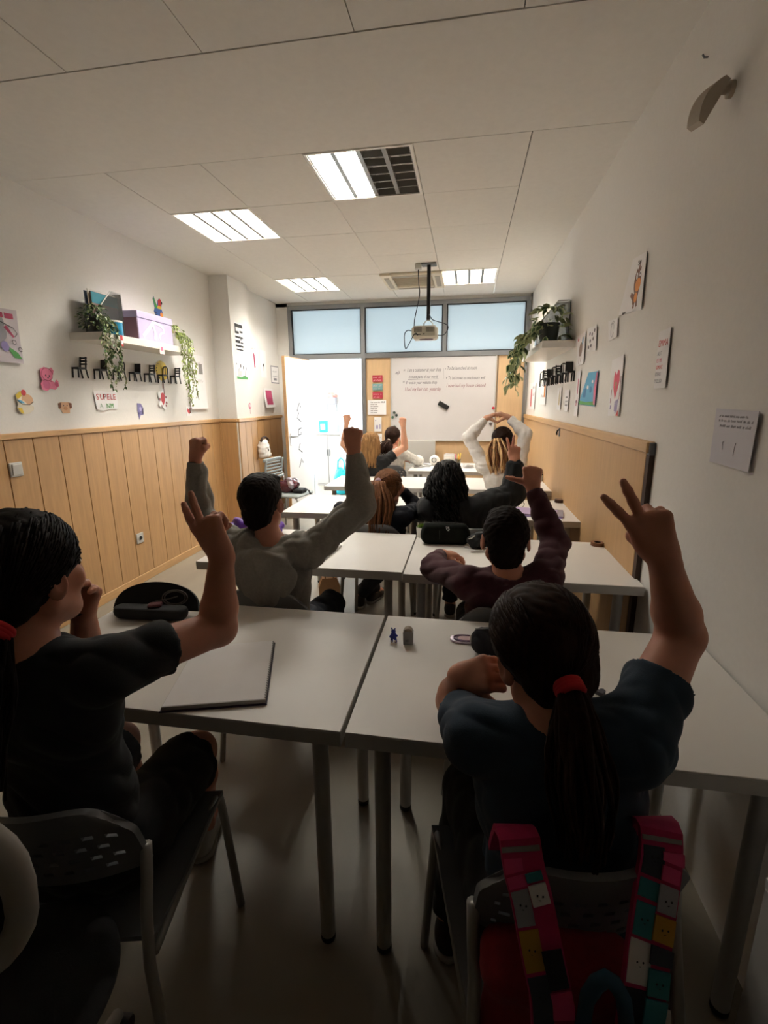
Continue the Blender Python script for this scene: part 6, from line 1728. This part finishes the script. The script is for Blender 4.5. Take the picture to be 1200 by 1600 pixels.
# floor things
t = thing('paper_bag', 'brown paper carrier bag on the floor under the third row desk', 'bag', (-.93, 3.06, 0), R_(20))
f = (Vector((0, .04, 0)), X_, Z_, -Y_)
MB().prism([(-.07, 0), (.07, 0), (.075, .2), (.05, .27), (-.05, .27), (-.075, .2)], .08, f).build('bag_body', mat('brown kraft paper', '#b98f68', .85, var=.1, scale=12), t)
for s in (-1, 1): MB().tube([(-.03, s * .036, .265), (-.02, s * .03, .36), (.0, s * .026, .40), (.02, s * .03, .36), (.03, s * .036, .265)], .005, 6).build('handle', MATS['brown kraft paper'], t, True)

# ------------------------------------------------------------------ hall things seen through the door
t = thing('cabinet', 'grey cabinet in the bright hall beyond the door', 'cabinet', (-2.42, 8.2, 0))
M_cab = mat('warm grey laminate', '#a39c97', .5)
MB().box((0, .18, .46), (.46, .36, .92)).build('carcass', M_cab, t)
for s in (-1, 1):
    o = MB().box((s * .115, -.008, .47), (.222, .018, .86), bev=.002).build('door_panel', M_cab, t)
    MB().box((s * .02, -.022, .6), (.012, .012, .12), bev=.003).build('handle', M_grey, o)
MB().box((0, .17, .935), (.50, .40, .03), bev=.003).build('worktop', M_white, t)
t = thing('teal_box', 'teal box standing on the hall cabinet', 'box', (-2.52, 8.3, .952)); MB().box((0, 0, .1), (.14, .12, .2), bev=.004).build('box_body', TEAL, t); MB().box((0, -.061, .1), (.08, .003, .1)).build('label_patch', M_paper, t)
t = thing('water_jug', 'pale green jug on the hall cabinet', 'jug', (-2.28, 8.3, .952)); MB().lathe([(.05, 0), (.055, .01), (.05, .12), (.03, .16), (.032, .18)], (0, 0, 0), 16).build('jug_body', mat('pale green plastic', '#9fc7bd', .4), t, 'auto'); MB().tube([(.04, 0, .14), (.08, 0, .12), (.075, 0, .05), (.05, 0, .03)], .007, 6).build('handle', MATS['pale green plastic'], t, True)
t = thing('wall_basket', 'dark wall basket with a red and white cloth in the hall', 'basket', (-2.46, 8.70, 1.52))
b = MB().box((0, -.07, -.02), (.20, .12, .13), bev=.01); b.build('basket_body', GREYM, t)
v = Vol(); v.ell((0, -.07, .07), (.12, .07, .06), k=.03); np_mesh('cloth', *v.surface(.012, None, folds(.012, 40, 6)), mat('red white cloth', '#d98f86', .9, var=.4, scale=20), t)
for s in (-1, 1): MB().box((s * .085, -.03, -.14), (.016, .016, .14)).build('leg', M_grey, t)
t = thing('teal_bag', 'turquoise bag on the hall floor behind the raised fist', 'bag', (-1.98, 7.4, 0))
v = Vol(); v.ell((0, 0, .22), (.13, .1, .22), k=.04); v.ell((0, 0, .1), (.15, .12, .1), k=.04)
np_mesh('bag_body', *v.surface(.012, [(V3(0, 0, .002), V3(0, 0, -1))], folds(.012, 30, 2)), mat('turquoise nylon', '#16b3c9', .5), t)
MB().tube([(-.06, 0, .40), (-.05, 0, .55), (.0, 0, .60), (.05, 0, .55), (.06, 0, .40)], .012, 8).build('handle', MATS['turquoise nylon'], t, True)

t = thing('low_cabinet', 'pale grey low cabinet at the right edge, nearest the camera by the wall', 'cabinet', (0, 0, 0))
MB().box((.618, .63, .355), (.242, .14, .71), bev=.002).build('carcass', M_edge, t)
MB().box((.618, .63, .72), (.244, .142, .02), bev=.002).build('worktop', M_white, t)
